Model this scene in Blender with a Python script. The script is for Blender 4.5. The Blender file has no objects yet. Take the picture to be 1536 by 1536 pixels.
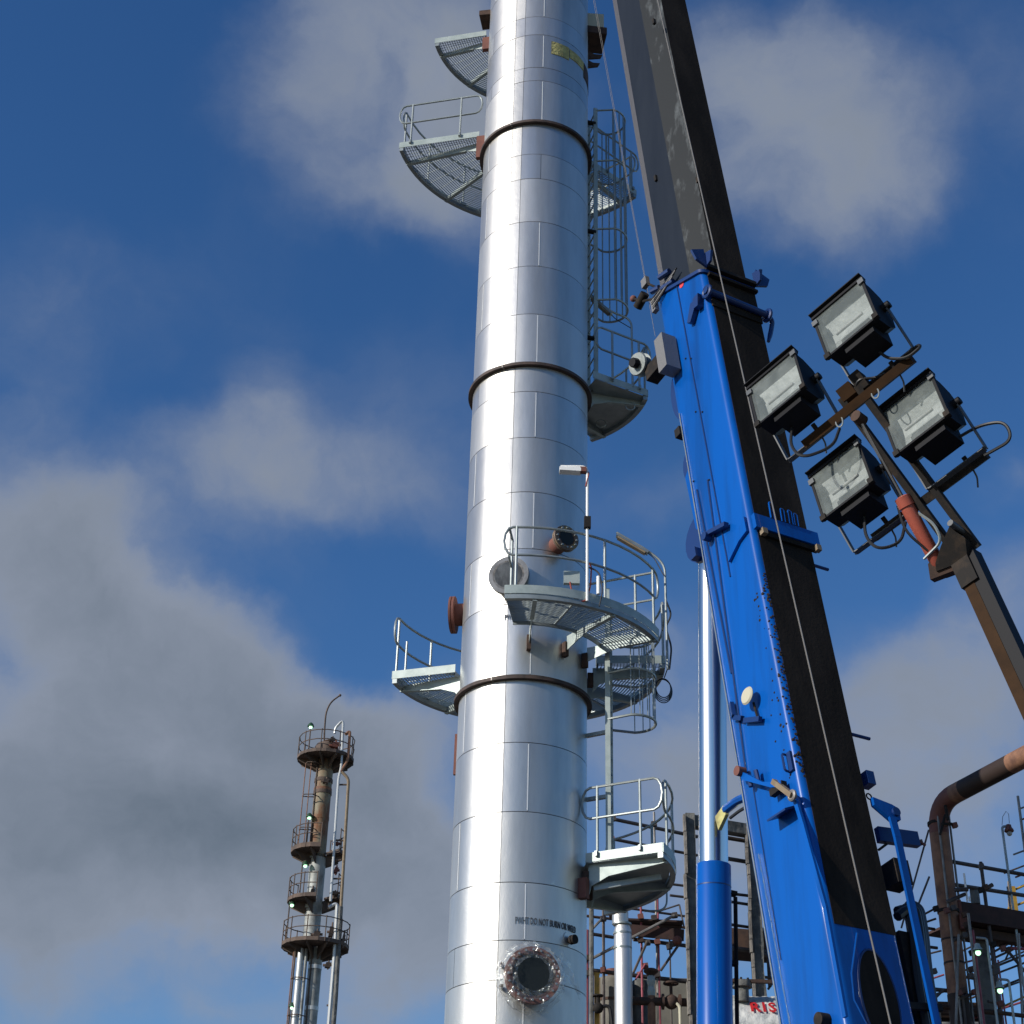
import bpy, bmesh, math, random
from mathutils import Vector as V, Matrix
random.seed(7)
sc = bpy.context.scene
col = sc.collection
R_ = math.radians
# ------------------------------------------------------------------ camera
F_PX, PX = 2400.0, 1536.0
up_cam = V((886 - 768, 768 + 3278, F_PX)).normalized()      # vanishing point of the verticals
PITCH = math.asin(up_cam.z)
ROLL = math.atan2(up_cam.x, up_cam.y)
EYE = V((0, 0, 1.6))
FW = V((0, math.cos(PITCH), math.sin(PITCH)))
_r, _u = V((1, 0, 0)), V((1, 0, 0)).cross(FW)
RT = _r * math.cos(ROLL) + _u * math.sin(ROLL)
UP = -_r * math.sin(ROLL) + _u * math.cos(ROLL)
cd = bpy.data.cameras.new('camera')
cam = bpy.data.objects.new('camera', cd)
col.objects.link(cam)
cd.sensor_width = 36.0
cd.lens = F_PX / PX * 36.0
cd.clip_end = 5000
m3 = Matrix((RT, UP, -FW)).transposed()
cam.matrix_world = Matrix.Translation(EYE) @ m3.to_4x4()
sc.camera = cam
# ------------------------------------------------------------------ light and exposure
SUN_EL, SUN_AZ = R_(24.5), R_(62)
SUN = V((-math.sin(SUN_AZ) * math.cos(SUN_EL), -math.cos(SUN_AZ) * math.cos(SUN_EL), math.sin(SUN_EL)))
sd = bpy.data.lights.new('sun', 'SUN')
sd.energy = 4.9
sd.angle = R_(0.53)
sd.color = (1.0, 0.95, 0.87)
so = bpy.data.objects.new('sun', sd)
col.objects.link(so)
so.rotation_euler = SUN.to_track_quat('Z', 'Y').to_euler()
vs = sc.view_settings
vs.view_transform = 'Standard'
vs.look = 'None'
vs.exposure = 0
vs.gamma = 1
vs.use_curve_mapping = False


# ------------------------------------------------------------------ survey of the photograph: rays to real points
def ray(x, y):
    return (RT * ((x - 768) / F_PX) + UP * ((768 - y) / F_PX) + FW).normalized()


def at_h(x, y, h):
    d = ray(x, y)
    return EYE + d * (h / math.hypot(d.x, d.y))


def at_y(x, y, Y):
    d = ray(x, y)
    return EYE + d * (Y / d.y)


def at_z(x, y, z):
    d = ray(x, y)
    return EYE + d * ((z - EYE.z) / d.z)


def on_plane(x, y, p, n):
    d = ray(x, y)
    return EYE + d * ((p - EYE).dot(n) / d.dot(n))


def direction_azel(x, y):
    d = ray(x, y)
    return d


# ------------------------------------------------------------------ sky with broken cloud
w = bpy.data.worlds.new('World')
sc.world = w
w.use_nodes = True
nt = w.node_tree
nt.nodes.clear()


def nn(t, **k):
    n = nt.nodes.new(t)
    for a, b in k.items():
        setattr(n, a, b)
    return n


def link(a, b):
    nt.links.new(a, b)


def mathn(op, a, b=None, c=None, clamp=False):
    n = nn('ShaderNodeMath', operation=op, use_clamp=clamp)
    for i, q in enumerate((a, b, c)):
        if q is None:
            continue
        if isinstance(q, (int, float)):
            n.inputs[i].default_value = q
        else:
            link(q, n.inputs[i])
    return n.outputs[0]


out = nn('ShaderNodeOutputWorld')
bg = nn('ShaderNodeBackground')
link(bg.outputs[0], out.inputs[0])
sky = nn('ShaderNodeTexSky', sky_type='NISHITA')
sky.sun_disc = False
sky.sun_elevation = SUN_EL
sky.sun_rotation = math.atan2(SUN.x, SUN.y)
sky.altitude = 50
sky.air_density = 1.0
sky.dust_density = 0.25
sky.ozone_density = 3.0
SKY_STRENGTH = 0.117
tc = nn('ShaderNodeTexCoord')
gen = tc.outputs['Generated']
# warp the direction so the cloud edges break up
nz = nn('ShaderNodeTexNoise')
nz.inputs['Scale'].default_value = 7.0
nz.inputs['Detail'].default_value = 7.0
nz.inputs['Roughness'].default_value = 0.55
link(gen, nz.inputs['Vector'])
sub = nn('ShaderNodeVectorMath', operation='SUBTRACT')
link(nz.outputs['Color'], sub.inputs[0])
sub.inputs[1].default_value = (0.5, 0.5, 0.5)
scl = nn('ShaderNodeVectorMath', operation='SCALE')
link(sub.outputs[0], scl.inputs[0])
scl.inputs['Scale'].default_value = 0.11
wrp = nn('ShaderNodeVectorMath', operation='ADD')
link(gen, wrp.inputs[0])
link(scl.outputs[0], wrp.inputs[1])
CLOUDS = [  # bearing of each cloud as surveyed: x, y, half width, half height, tilt, weight
    (600, 130, 210, 190, 0, .95), (690, 240, 110, 150, 0, .6), (500, 40, 120, 120, 0, .45), (560, 300, 160, 80, 0, .35), (700, 40, 120, 130, 0, .5),
    (1220, 230, 210, 150, -15, .9), (1320, 290, 120, 90, 0, .55), (1110, 160, 130, 160, 0, .55), (1180, 90, 160, 90, 0, .4), (1420, 110, 230, 150, 0, .42), (1480, 270, 120, 120, 0, .25),
    (1050, 30, 70, 90, 0, .4), (1150, 330, 110, 70, 0, .4),
    (395, 610, 95, 80, 0, .55), (400, 690, 210, 80, 0, .6), (300, 740, 160, 90, 0, .35), (620, 730, 210, 80, 0, .45), (640, 790, 130, 50, 0, .25), (70, 460, 150, 110, 0, .38), (40, 600, 150, 90, 0, .3),
    (30, 790, 220, 130, -15, .9), (170, 900, 240, 120, -25, .9), (330, 1010, 200, 110, -28, .9), (470, 1090, 170, 90, -25, .7), (80, 1050, 330, 190, 0, 1.2), (300, 1180, 330, 180, 0, 1.2), (90, 1290, 330, 150, 0, 1.2),
    (520, 1200, 240, 150, 0, 1.0), (640, 1120, 130, 110, 0, .6), (470, 1330, 330, 110, 0, .9), (640, 1400, 170, 100, 0, .7), (330, 1500, 170, 45, 0, .5), (60, 1500, 110, 40, 0, .5), (600, 1500, 140, 60, 0, .4),
    (1300, 1000, 170, 100, 0, .6), (1290, 1110, 230, 130, 0, .65), (1440, 1060, 210, 130, 0, .55), (1520, 880, 90, 90, 0, .6), (1500, 980, 130, 120, 0, .45), (1420, 1220, 240, 130, 0, .55), (1200, 1260, 240, 140, 0, .6),
    (1000, 1150, 260, 170, 0, .9), (960, 960, 170, 80, 0, .45), (960, 770, 120, 50, 0, .28), (1000, 1380, 300, 120, 0, .5), (1380, 1400, 260, 120, 0, .4), (1530, 690, 60, 60, 0, .4), (840, 1000, 120, 120, 0, .4),
    (100, 1290, 300, 130, 0, .8), (360, 1250, 260, 110, 0, .5), (330, 1500, 600, 110, 0, .30), (620, 1470, 240, 110, 0, .4), (40, 1400, 200, 90, 0, .4), (300, 800, 200, 160, -30, .3), (550, 620, 220, 140, 0, .2), (250, 430, 260, 120, 10, .16), (760, 200, 160, 260, 0, .5), (460, 180, 140, 200, 0, .25)]
acc = None
for (x, y, a, b, tilt, wt) in CLOUDS:
    d = ray(x, y)
    f = d
    rr = f.cross(V((0, 0, 1))).normalized()
    uu = rr.cross(f)
    t = R_(tilt)
    r2 = rr * math.cos(t) + uu * math.sin(t)
    u2 = -rr * math.sin(t) + uu * math.cos(t)
    mm = Matrix((f, r2, u2)).transposed()
    if mm.determinant() < 0:
        r2 = -r2
        mm = Matrix((f, r2, u2)).transposed()
    mp = nn('ShaderNodeMapping', vector_type='TEXTURE')
    mp.inputs['Location'].default_value = d
    mp.inputs['Rotation'].default_value = mm.to_euler()
    mp.inputs['Scale'].default_value = (1.0, 1.3 * a / F_PX, 1.3 * b / F_PX)
    link(wrp.outputs[0], mp.inputs['Vector'])
    g = nn('ShaderNodeTexGradient', gradient_type='SPHERICAL')
    link(mp.outputs[0], g.inputs[0])
    v = mathn('MULTIPLY', g.outputs[1], wt)
    acc = v if acc is None else mathn('ADD', acc, v)
# loose cloud over the rest of the sky
n1 = nn('ShaderNodeTexNoise')
n1.inputs['Scale'].default_value = 2.6
n1.inputs['Detail'].default_value = 6
link(gen, n1.inputs['Vector'])
loose = mathn('MULTIPLY', mathn('SUBTRACT', n1.outputs['Fac'], 0.54, clamp=True), 1.6)
n2 = nn('ShaderNodeTexNoise')
n2.inputs['Scale'].default_value = 13
n2.inputs['Detail'].default_value = 9
n2.inputs['Roughness'].default_value = 0.60
link(wrp.outputs[0], n2.inputs['Vector'])
fine = mathn('MULTIPLY', mathn('SUBTRACT', n2.outputs['Fac'], 0.5), 1.35)
dens = mathn('ADD', mathn('ADD', acc, loose), mathn('MULTIPLY', fine, mathn('ADD', mathn('MULTIPLY', acc, 0.9, clamp=True), 0.22)))
mr = nn('ShaderNodeMapRange', interpolation_type='SMOOTHSTEP')
mr.inputs['From Min'].default_value = 0.0
mr.inputs['From Max'].default_value = 1.38
mr.inputs['To Max'].default_value = 0.94
link(dens, mr.inputs['Value'])
cover = mr.outputs[0]
# thick cloud is greyer than its thin bright edges
mr2 = nn('ShaderNodeMapRange')
mr2.inputs['From Min'].default_value = 0.85
mr2.inputs['From Max'].default_value = 4.3
link(mathn('ADD', dens, mathn('MULTIPLY', fine, 0.9)), mr2.inputs['Value'])
ccol = nn('ShaderNodeMix', data_type='RGBA')
link(mr2.outputs[0], ccol.inputs[0])
ccol.inputs[6].default_value = (0.275, 0.312, 0.385, 1)
ccol.inputs[7].default_value = (0.082, 0.115, 0.148, 1)
hs = nn('ShaderNodeHueSaturation')
hs.inputs['Hue'].default_value = 0.508
hs.inputs['Saturation'].default_value = 1.25
hs.inputs['Value'].default_value = SKY_STRENGTH
link(sky.outputs[0], hs.inputs['Color'])
mix = nn('ShaderNodeMix', data_type='RGBA')
link(cover, mix.inputs[0])
link(hs.outputs[0], mix.inputs[6])
link(ccol.outputs[2], mix.inputs[7])
link(mix.outputs[2], bg.inputs['Color'])
bg.inputs['Strength'].default_value = 1.0

# ------------------------------------------------------------------ materials
MATS = {}


def mat(name, color, rough=0.5, metal=0.0, noise=None, bump=None, coat=0.0, spec=0.5, emit=None, alpha=None, trans=0.0, ior=1.45):
    """noise = (scale, second colour, low, high, detail); bump = (scale, strength, distance)"""
    m = bpy.data.materials.new(name)
    m.use_nodes = True
    t = m.node_tree
    p = t.nodes['Principled BSDF']
    p.inputs['Base Color'].default_value = (*color, 1)
    p.inputs['Roughness'].default_value = rough
    p.inputs['Metallic'].default_value = metal
    p.inputs['Coat Weight'].default_value = coat
    p.inputs['Coat Roughness'].default_value = 0.08
    p.inputs['Specular IOR Level'].default_value = spec
    p.inputs['Transmission Weight'].default_value = trans
    p.inputs['IOR'].default_value = ior
    if alpha is not None:
        p.inputs['Alpha'].default_value = alpha
    if emit:
        p.inputs['Emission Color'].default_value = (*emit[0], 1)
        p.inputs['Emission Strength'].default_value = emit[1]
    tcn = t.nodes.new('ShaderNodeTexCoord')
    if noise:
        n = t.nodes.new('ShaderNodeTexNoise')
        mpn = t.nodes.new('ShaderNodeMapping')
        t.links.new(tcn.outputs['Object'], mpn.inputs[0])
        mpn.inputs['Scale'].default_value = noise[5] if len(noise) > 5 else (1, 1, 1)
        t.links.new(mpn.outputs[0], n.inputs['Vector'])
        n.inputs['Scale'].default_value = noise[0]
        n.inputs['Detail'].default_value = noise[4]
        n.inputs['Roughness'].default_value = 0.65
        r = t.nodes.new('ShaderNodeMapRange')
        r.inputs['From Min'].default_value = noise[2]
        r.inputs['From Max'].default_value = noise[3]
        t.links.new(n.outputs['Fac'], r.inputs['Value'])
        mx = t.nodes.new('ShaderNodeMix')
        mx.data_type = 'RGBA'
        mx.inputs[6].default_value = (*color, 1)
        mx.inputs[7].default_value = (*noise[1], 1)
        t.links.new(r.outputs[0], mx.inputs[0])
        t.links.new(mx.outputs[2], p.inputs['Base Color'])
    if bump:
        n = t.nodes.new('ShaderNodeTexNoise')
        t.links.new(tcn.outputs['Object'], n.inputs['Vector'])
        n.inputs['Scale'].default_value = bump[0]
        n.inputs['Detail'].default_value = 4
        if len(bump) > 3:
            n3 = t.nodes.new('ShaderNodeTexNoise')
            t.links.new(tcn.outputs['Object'], n3.inputs['Vector'])
            n3.inputs['Scale'].default_value = bump[3]
            n3.inputs['Detail'].default_value = 2
            b3 = t.nodes.new('ShaderNodeBump')
            b3.inputs['Strength'].default_value = bump[4]
            b3.inputs['Distance'].default_value = 0.004
            t.links.new(n3.outputs['Fac'], b3.inputs['Height'])
        bn = t.nodes.new('ShaderNodeBump')
        if len(bump) > 3:
            t.links.new(b3.outputs[0], bn.inputs['Normal'])
        bn.inputs['Strength'].default_value = bump[1]
        bn.inputs['Distance'].default_value = bump[2]
        t.links.new(n.outputs['Fac'], bn.inputs['Height'])
        t.links.new(bn.outputs[0], p.inputs['Normal'])
    MATS[name] = m
    return m


mat('aluminium_sheet', (0.65, 0.63, 0.59), 0.40, 0.86, noise=(2.4, (0.53, 0.515, 0.485), 0.4, 0.68, 7, (1, 1, .16)), bump=(2.2, 0.24, 0.03, 48, 0.35))
mat('seam_glint', (0.80, 0.80, 0.78), 0.45, 0.3)  # sun glint on lapped sheet edges, painted as a pale tone
mat('dark_shell', (0.03, 0.03, 0.03), 0.9)
mat('ring_steel', (0.075, 0.050, 0.042), 0.7, 0.1, noise=(6, (0.035, 0.027, 0.025), 0.4, 0.65, 5))
mat('galvanised', (0.32, 0.35, 0.345), 0.42, 0.5, noise=(5, (0.25, 0.28, 0.275), 0.4, 0.65, 5))
mat('galvanised_plate', (0.38, 0.43, 0.41), 0.5, 0.3, noise=(4, (0.29, 0.34, 0.325), 0.4, 0.65, 5))
mat('grating_steel', (0.34, 0.38, 0.37), 0.5, 0.2)
mat('oxide_primer', (0.16, 0.060, 0.044), 0.75, noise=(5, (0.12, 0.045, 0.035), 0.4, 0.7, 6))
mat('rust_dark', (0.07, 0.038, 0.026), 0.85, noise=(7, (0.035, 0.022, 0.018), 0.4, 0.65, 6))
mat('blue_paint', (0.0008, 0.082, 0.37), 0.33, 0.0, coat=0.6, spec=0.2, noise=(3.2, (0.003, 0.052, 0.225), 0.42, 0.66, 9, (1, 1, .10)))
mat('blue_dark_paint', (0.003, 0.026, 0.12), 0.45, 0.0, coat=0.2)
mat('black_grime', (0.017, 0.0135, 0.011), 0.85, 0.0, spec=0.10, noise=(2.2, (0.036, 0.028, 0.022), 0.42, 0.7, 8, (1, 1, .3)), bump=(30, 0.25, 0.01))
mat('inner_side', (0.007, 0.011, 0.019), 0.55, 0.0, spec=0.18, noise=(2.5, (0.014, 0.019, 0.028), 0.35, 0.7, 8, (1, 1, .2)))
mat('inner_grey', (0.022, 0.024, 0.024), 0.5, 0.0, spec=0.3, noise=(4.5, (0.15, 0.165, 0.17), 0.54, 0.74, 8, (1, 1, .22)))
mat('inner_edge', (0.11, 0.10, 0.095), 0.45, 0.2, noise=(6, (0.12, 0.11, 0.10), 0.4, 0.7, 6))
mat('chrome_rod', (0.74, 0.72, 0.68), 0.20, 1.0)
mat('black_plastic', (0.010, 0.010, 0.012), 0.6, spec=0.18)
mat('black_steel', (0.020, 0.018, 0.017), 0.75, 0.0, spec=0.15, noise=(9, (0.045, 0.033, 0.025), 0.5, 0.7, 6))
mat('dull_yoke', (0.085, 0.090, 0.095), 0.5, 0.3)
mat('lamp_reflector', (0.23, 0.25, 0.245), 0.55, 0.5, noise=(7, (0.18, 0.20, 0.195), 0.35, 0.7, 6, (1, 2.5, 1)), bump=(14, 0.4, 0.01))
mat('lamp_glass', (0.30, 0.34, 0.33), 0.04, 0.0, alpha=0.16, noise=(6, (0.5, 0.55, 0.52), 0.45, 0.7, 5))
mat('bulb_glass', (0.34, 0.35, 0.33), 0.1)
mat('salmon_cylinder', (0.36, 0.085, 0.055), 0.45, coat=0.2, noise=(6, (0.24, 0.06, 0.04), 0.45, 0.7, 5))
mat('mast_brown', (0.044, 0.023, 0.011), 0.75, spec=0.1, noise=(5, (0.028, 0.016, 0.009), 0.4, 0.7, 6))
mat('steel_rope', (0.17, 0.16, 0.15), 0.6, 0.3)
mat('white_paint', (0.78, 0.78, 0.76), 0.4)
mat('old_ivory', (0.46, 0.43, 0.32), 0.6)
mat('insulation_yellow', (0.48, 0.44, 0.18), 0.9, noise=(9, (0.26, 0.23, 0.10), 0.4, 0.65, 6), bump=(20, 0.6, 0.03))
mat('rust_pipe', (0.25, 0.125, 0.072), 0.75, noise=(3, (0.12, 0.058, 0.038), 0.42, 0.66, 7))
mat('brown_pipe', (0.036, 0.023, 0.019), 0.65, spec=0.25, noise=(2.5, (0.036, 0.025, 0.021), 0.4, 0.7, 6))  # darkened so the big pipe's arm looks shaded
mat('pale_band', (0.22, 0.17, 0.11), 0.7, noise=(6, (0.15, 0.105, 0.065), 0.4, 0.7, 5))
mat('scaffold_steel', (0.10, 0.085, 0.078), 0.6, 0.4, noise=(4, (0.05, 0.04, 0.04), 0.4, 0.65, 5))
mat('scaffold_pale', (0.24, 0.225, 0.21), 0.5, 0.4, noise=(4, (0.13, 0.12, 0.11), 0.4, 0.65, 5))
mat('scaffold_pink', (0.33, 0.075, 0.105), 0.6, noise=(4, (0.2, 0.05, 0.06), 0.4, 0.65, 5))
mat('deck_timber', (0.050, 0.024, 0.020), 0.85, noise=(4, (0.028, 0.016, 0.014), 0.4, 0.65, 6))
mat('structure_grey', (0.14, 0.14, 0.13), 0.8, noise=(2.5, (0.07, 0.07, 0.066), 0.42, 0.62, 8), bump=(6, 0.8, 0.06))
mat('concrete_casing', (0.22, 0.20, 0.175), 0.9, noise=(2.5, (0.12, 0.11, 0.10), 0.45, 0.6, 8), bump=(5, 0.9, 0.06))
mat('vessel_drab', (0.16, 0.15, 0.125), 0.8, noise=(2, (0.09, 0.085, 0.075), 0.4, 0.68, 6))
mat('safety_yellow', (0.42, 0.25, 0.03), 0.55, noise=(5, (0.25, 0.15, 0.03), 0.4, 0.7, 5))
mat('sheeting', (0.55, 0.55, 0.52), 0.6, noise=(2.2, (0.26, 0.28, 0.27), 0.46, 0.66, 7), bump=(3, 0.8, 0.1))
mat('red_lettering', (0.42, 0.012, 0.015), 0.6)
mat('black_lettering', (0.075, 0.078, 0.085), 0.6)
mat('red_tag', (0.62, 0.05, 0.06), 0.5)
mat('old_column', (0.21, 0.185, 0.125), 0.7, noise=(1.4, (0.15, 0.060, 0.022), 0.40, 0.56, 9, (1, 1, .4)))
mat('old_column_grey', (0.32, 0.335, 0.32), 0.6, 0.2, noise=(1.2, (0.15, 0.145, 0.13), 0.42, 0.66, 7))
mat('old_pipe', (0.50, 0.51, 0.50), 0.45, 0.4)
mat('old_rust', (0.125, 0.088, 0.068), 0.85, noise=(2, (0.065, 0.050, 0.044), 0.4, 0.65, 6))
mat('lamp_lit', (0.8, 1, 0.85), 0.4, emit=((0.50, 1.0, 0.60), 2.0))
mat('lamp_hood', (0.02, 0.06, 0.03), 0.5)
mat('plastic_wrap', (0.75, 0.78, 0.76), 0.05, 0.0, alpha=0.10, bump=(9, 1.0, 0.05))
mat('ring_silver', (0.20, 0.20, 0.20), 0.45, 0.7, noise=(6, (0.12, 0.12, 0.12), 0.4, 0.7, 5))
mat('grey_cover', (0.045, 0.050, 0.058), 0.7, spec=0.1, noise=(7, (0.10, 0.11, 0.12), 0.45, 0.65, 4, (1, 1, .4)))
mat('manway_dark', (0.014, 0.018, 0.018), 0.5, coat=0.08, spec=0.25)
mat('cable_red', (0.28, 0.05, 0.03), 0.5)
mat('cable_black', (0.012, 0.012, 0.013), 0.5)
mat('chequer_plate', (0.19, 0.185, 0.18), 0.5, 0.4, bump=(60, 0.5, 0.01))
mat('gravel_ground', (0.10, 0.095, 0.088), 0.95, noise=(0.8, (0.065, 0.062, 0.057), 0.4, 0.65, 9))
mat('tyre_rubber', (0.02, 0.02, 0.02), 0.8)
mat('stripped_steel', (0.15, 0.105, 0.08), 0.6, 0.3, noise=(4, (0.28, 0.22, 0.10), 0.5, 0.62, 6))


def sheet_variation(name):
    """each sheet its own tone and polish"""
    t = MATS[name].node_tree
    p = t.nodes['Principled BSDF']
    oi = t.nodes.new('ShaderNodeObjectInfo')
    r1 = t.nodes.new('ShaderNodeMapRange')
    r1.inputs['To Min'].default_value = 0.35
    r1.inputs['To Max'].default_value = 0.46
    t.links.new(oi.outputs['Random'], r1.inputs['Value'])
    t.links.new(r1.outputs[0], p.inputs['Roughness'])
    src = p.inputs['Base Color'].links[0].from_socket
    r2 = t.nodes.new('ShaderNodeMapRange')
    r2.inputs['To Min'].default_value = 0.90
    r2.inputs['To Max'].default_value = 1.06
    wn = t.nodes.new('ShaderNodeTexWhiteNoise')
    wn.noise_dimensions = '1D'
    t.links.new(oi.outputs['Random'], wn.inputs['W'])
    t.links.new(wn.outputs['Value'], r2.inputs['Value'])
    mu = t.nodes.new('ShaderNodeVectorMath')
    mu.operation = 'SCALE'
    t.links.new(src, mu.inputs[0])
    t.links.new(r2.outputs[0], mu.inputs['Scale'])
    t.links.new(mu.outputs[0], p.inputs['Base Color'])


sheet_variation('aluminium_sheet')


def film(name):
    m = MATS[name]
    t = m.node_tree
    p = t.nodes['Principled BSDF']
    tr = t.nodes.new('ShaderNodeBsdfTransparent')
    p.inputs['Alpha'].default_value = 1
    p.inputs['Roughness'].default_value = 0.12
    p.inputs['Metallic'].default_value = 0.6
    mx = t.nodes.new('ShaderNodeMixShader')
    lw = t.nodes.new('ShaderNodeLayerWeight')
    lw.inputs['Blend'].default_value = 0.22
    mr_ = t.nodes.new('ShaderNodeMapRange')
    mr_.inputs['To Min'].default_value = 0.10
    mr_.inputs['To Max'].default_value = 0.6
    t.links.new(lw.outputs['Facing'], mr_.inputs['Value'])
    t.links.new(mr_.outputs[0], mx.inputs[0])
    t.links.new(tr.outputs[0], mx.inputs[1])
    t.links.new(p.outputs[0], mx.inputs[2])
    t.links.new(mx.outputs[0], t.nodes['Material Output'].inputs['Surface'])


film('plastic_wrap')


# ------------------------------------------------------------------ mesh building
class MB:
    def __init__(s):
        s.v, s.f, s.m = [], [], []

    def add(s, vs, fs, mi=0):
        o = len(s.v)
        s.v += [tuple(q) for q in vs]
        s.f += [tuple(o + i for i in f) for f in fs]
        s.m += [mi] * len(fs)
        return s

    def box(s, c, ax, ay, az, mi=0):
        c, ax, ay, az = V(c), V(ax), V(ay), V(az)
        if ax.cross(ay).dot(az) < 0:
            ax = -ax
        vs = [c + ax * i + ay * j + az * k for k in (-1, 1) for j in (-1, 1) for i in (-1, 1)]
        return s.add(vs, [(0, 2, 3, 1), (4, 5, 7, 6), (0, 1, 5, 4), (2, 6, 7, 3), (0, 4, 6, 2), (1, 3, 7, 5)], mi)

    def beam(s, a, b, wd, ht, up=(0, 0, 1), mi=0):
        a, b = V(a), V(b)
        d = (b - a)
        L = d.length
        d.normalize()
        x = d.cross(V(up))
        if x.length < 1e-4:
            x = d.cross(V((1, 0, 0)))
        x.normalize()
        y = x.cross(d)
        return s.box((a + b) / 2, d * (L / 2), x * (wd / 2), y * (ht / 2), mi)

    def tube(s, pts, r, n=8, closed=False, mi=0, cap=True):
        pts = [V(p) for p in pts]
        k = len(pts)
        rs = r if isinstance(r, (list, tuple)) else [r] * k
        ref = None
        rings = []
        for i in range(k):
            if closed:
                d = pts[(i + 1) % k] - pts[i - 1]
            else:
                d = pts[min(i + 1, k - 1)] - pts[max(i - 1, 0)]
            d.normalize()
            if ref is None:
                ref = d.orthogonal().normalized()
            x = ref - d * ref.dot(d)
            if x.length < 1e-5:
                x = d.orthogonal()
            x.normalize()
            ref = x
            y = d.cross(x)
            rings.append([pts[i] + (x * math.cos(2 * math.pi * j / n) + y * math.sin(2 * math.pi * j / n)) * rs[i] for j in range(n)])
        vs = [q for rg in rings for q in rg]
        fs = []
        for i in range(k if closed else k - 1):
            a, b = i * n, ((i + 1) % k) * n
            for j in range(n):
                j2 = (j + 1) % n
                fs.append((a + j, a + j2, b + j2, b + j))
        if not closed and cap:
            fs.append(tuple(range(n - 1, -1, -1)))
            fs.append(tuple((k - 1) * n + j for j in range(n)))
        return s.add(vs, fs, mi)

    def prism(s, poly, vec, mi=0):
        """poly: list of 3D points, extruded by vec"""
        vec = V(vec)
        poly = [V(p) for p in poly]
        n = len(poly)
        nrm = V((0, 0, 0))
        for i in range(n):
            nrm += poly[i].cross(poly[(i + 1) % n])
        if nrm.dot(vec) > 0:
            poly = poly[::-1]
        vs = poly + [p + vec for p in poly]
        fs = [tuple(range(n)), tuple(range(2 * n - 1, n - 1, -1))]
        for i in range(n):
            j = (i + 1) % n
            fs.append((i, n + i, n + j, j))
        return s.add(vs, fs, mi)

    def lathe(s, c, ax, prof, n=24, mi=0):
        """prof: list of (distance along axis, radius)"""
        c, ax = V(c), V(ax).normalized()
        x = ax.orthogonal().normalized()
        y = ax.cross(x)
        vs = []
        for (h, r) in prof:
            vs += [c + ax * h + (x * math.cos(2 * math.pi * j / n) + y * math.sin(2 * math.pi * j / n)) * r for j in range(n)]
        fs = []
        for i in range(len(prof) - 1):
            for j in range(n):
                j2 = (j + 1) % n
                fs.append((i * n + j, i * n + j2, (i + 1) * n + j2, (i + 1) * n + j))
        fs.append(tuple(range(n - 1, -1, -1)))
        fs.append(tuple((len(prof) - 1) * n + j for j in range(n)))
        return s.add(vs, fs, mi)

    def sphere(s, c, r, n=12, sx=(1, 1, 1), mi=0):
        c = V(c)
        prof = [(-math.cos(math.pi * i / 8) * r, max(1e-4, math.sin(math.pi * i / 8) * r)) for i in range(9)]
        return s.lathe(c, (0, 0, 1), prof, n, mi)


def link_mesh(name, mb, mats, parent=None, smooth=False, angle=40):
    me = bpy.data.meshes.new(name)
    me.from_pydata(mb.v, [], mb.f)
    for mt in (mats if isinstance(mats, (list, tuple)) else [mats]):
        me.materials.append(MATS[mt])
    me.polygons.foreach_set('material_index', mb.m)
    if smooth:
        me.polygons.foreach_set('use_smooth', [True] * len(me.polygons))
        me.set_sharp_from_angle(angle=R_(angle))
    me.update()
    o = bpy.data.objects.new(name, me)
    col.objects.link(o)
    if parent:
        o.parent = parent
        mw = ROOTS[parent.name]
        o.matrix_parent_inverse = mw.inverted()
    ROOTS[o.name] = Matrix.Identity(4)
    return o


ROOTS = {}


def thing(name, label, cat, loc, group=None, kind=None):
    o = bpy.data.objects.new(name, None)
    o.empty_display_size = 0.2
    col.objects.link(o)
    o.location = loc
    o['label'] = label
    o['category'] = cat
    if group:
        o['group'] = group
    if kind:
        o['kind'] = kind
    ROOTS[o.name] = Matrix.Translation(V(loc))
    return o


def part(name, mb, mt, parent, smooth=True, kind=None, label=None, angle=40):
    o = link_mesh(name, mb, mt, parent, smooth, angle)
    if kind:
        o['kind'] = kind
    if label:
        o['label'] = label
    return o


def tag(o, label, cat, group=None, kind=None):
    o['label'] = label
    o['category'] = cat
    if group:
        o['group'] = group
    if kind:
        o['kind'] = kind
    return o


def arc_fillet(pts, rad, n=5):
    """polyline with rounded corners"""
    pts = [V(p) for p in pts]
    res = [pts[0]]
    for i in range(1, len(pts) - 1):
        a, b, c = pts[i - 1], pts[i], pts[i + 1]
        d1, d2 = (a - b), (c - b)
        q = min(rad, d1.length * 0.49, d2.length * 0.49)
        p1, p2 = b + d1.normalized() * q, b + d2.normalized() * q
        for k in range(n + 1):
            t = k / n
            res.append(p1 * (1 - t) ** 2 + b * 2 * t * (1 - t) + p2 * t * t)
    res.append(pts[-1])
    return res


# ------------------------------------------------------------------ ground
g = MB()
g.add([(-600, -400, 0), (600, -400, 0), (600, 900, 0), (-600, 900, 0)], [(0, 1, 2, 3)])
o = link_mesh('ground', g, 'gravel_ground')
o['kind'] = 'structure'
tag(o, 'grey gravel ground of the works yard', 'ground', kind='structure')

# ------------------------------------------------------------------ THE COLUMN
CX, CY, CR = 0.28, 25.0, 1.0865


def P(phi, r, z):
    a = R_(phi)
    return V((CX + r * math.sin(a), CY - r * math.cos(a), z))


def z_of(x, y, phi, r):
    p = P(phi, r, 0)
    h = math.hypot(p.x, p.y)
    lo, hi = 0.0, 80.0
    for _ in range(50):
        m = (lo + hi) / 2
        d = V((p.x, p.y, m)) - EYE
        yy = 768 - F_PX * d.dot(UP) / d.dot(FW)
        if yy > y:
            lo = m
        else:
            hi = m
    return lo


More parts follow.
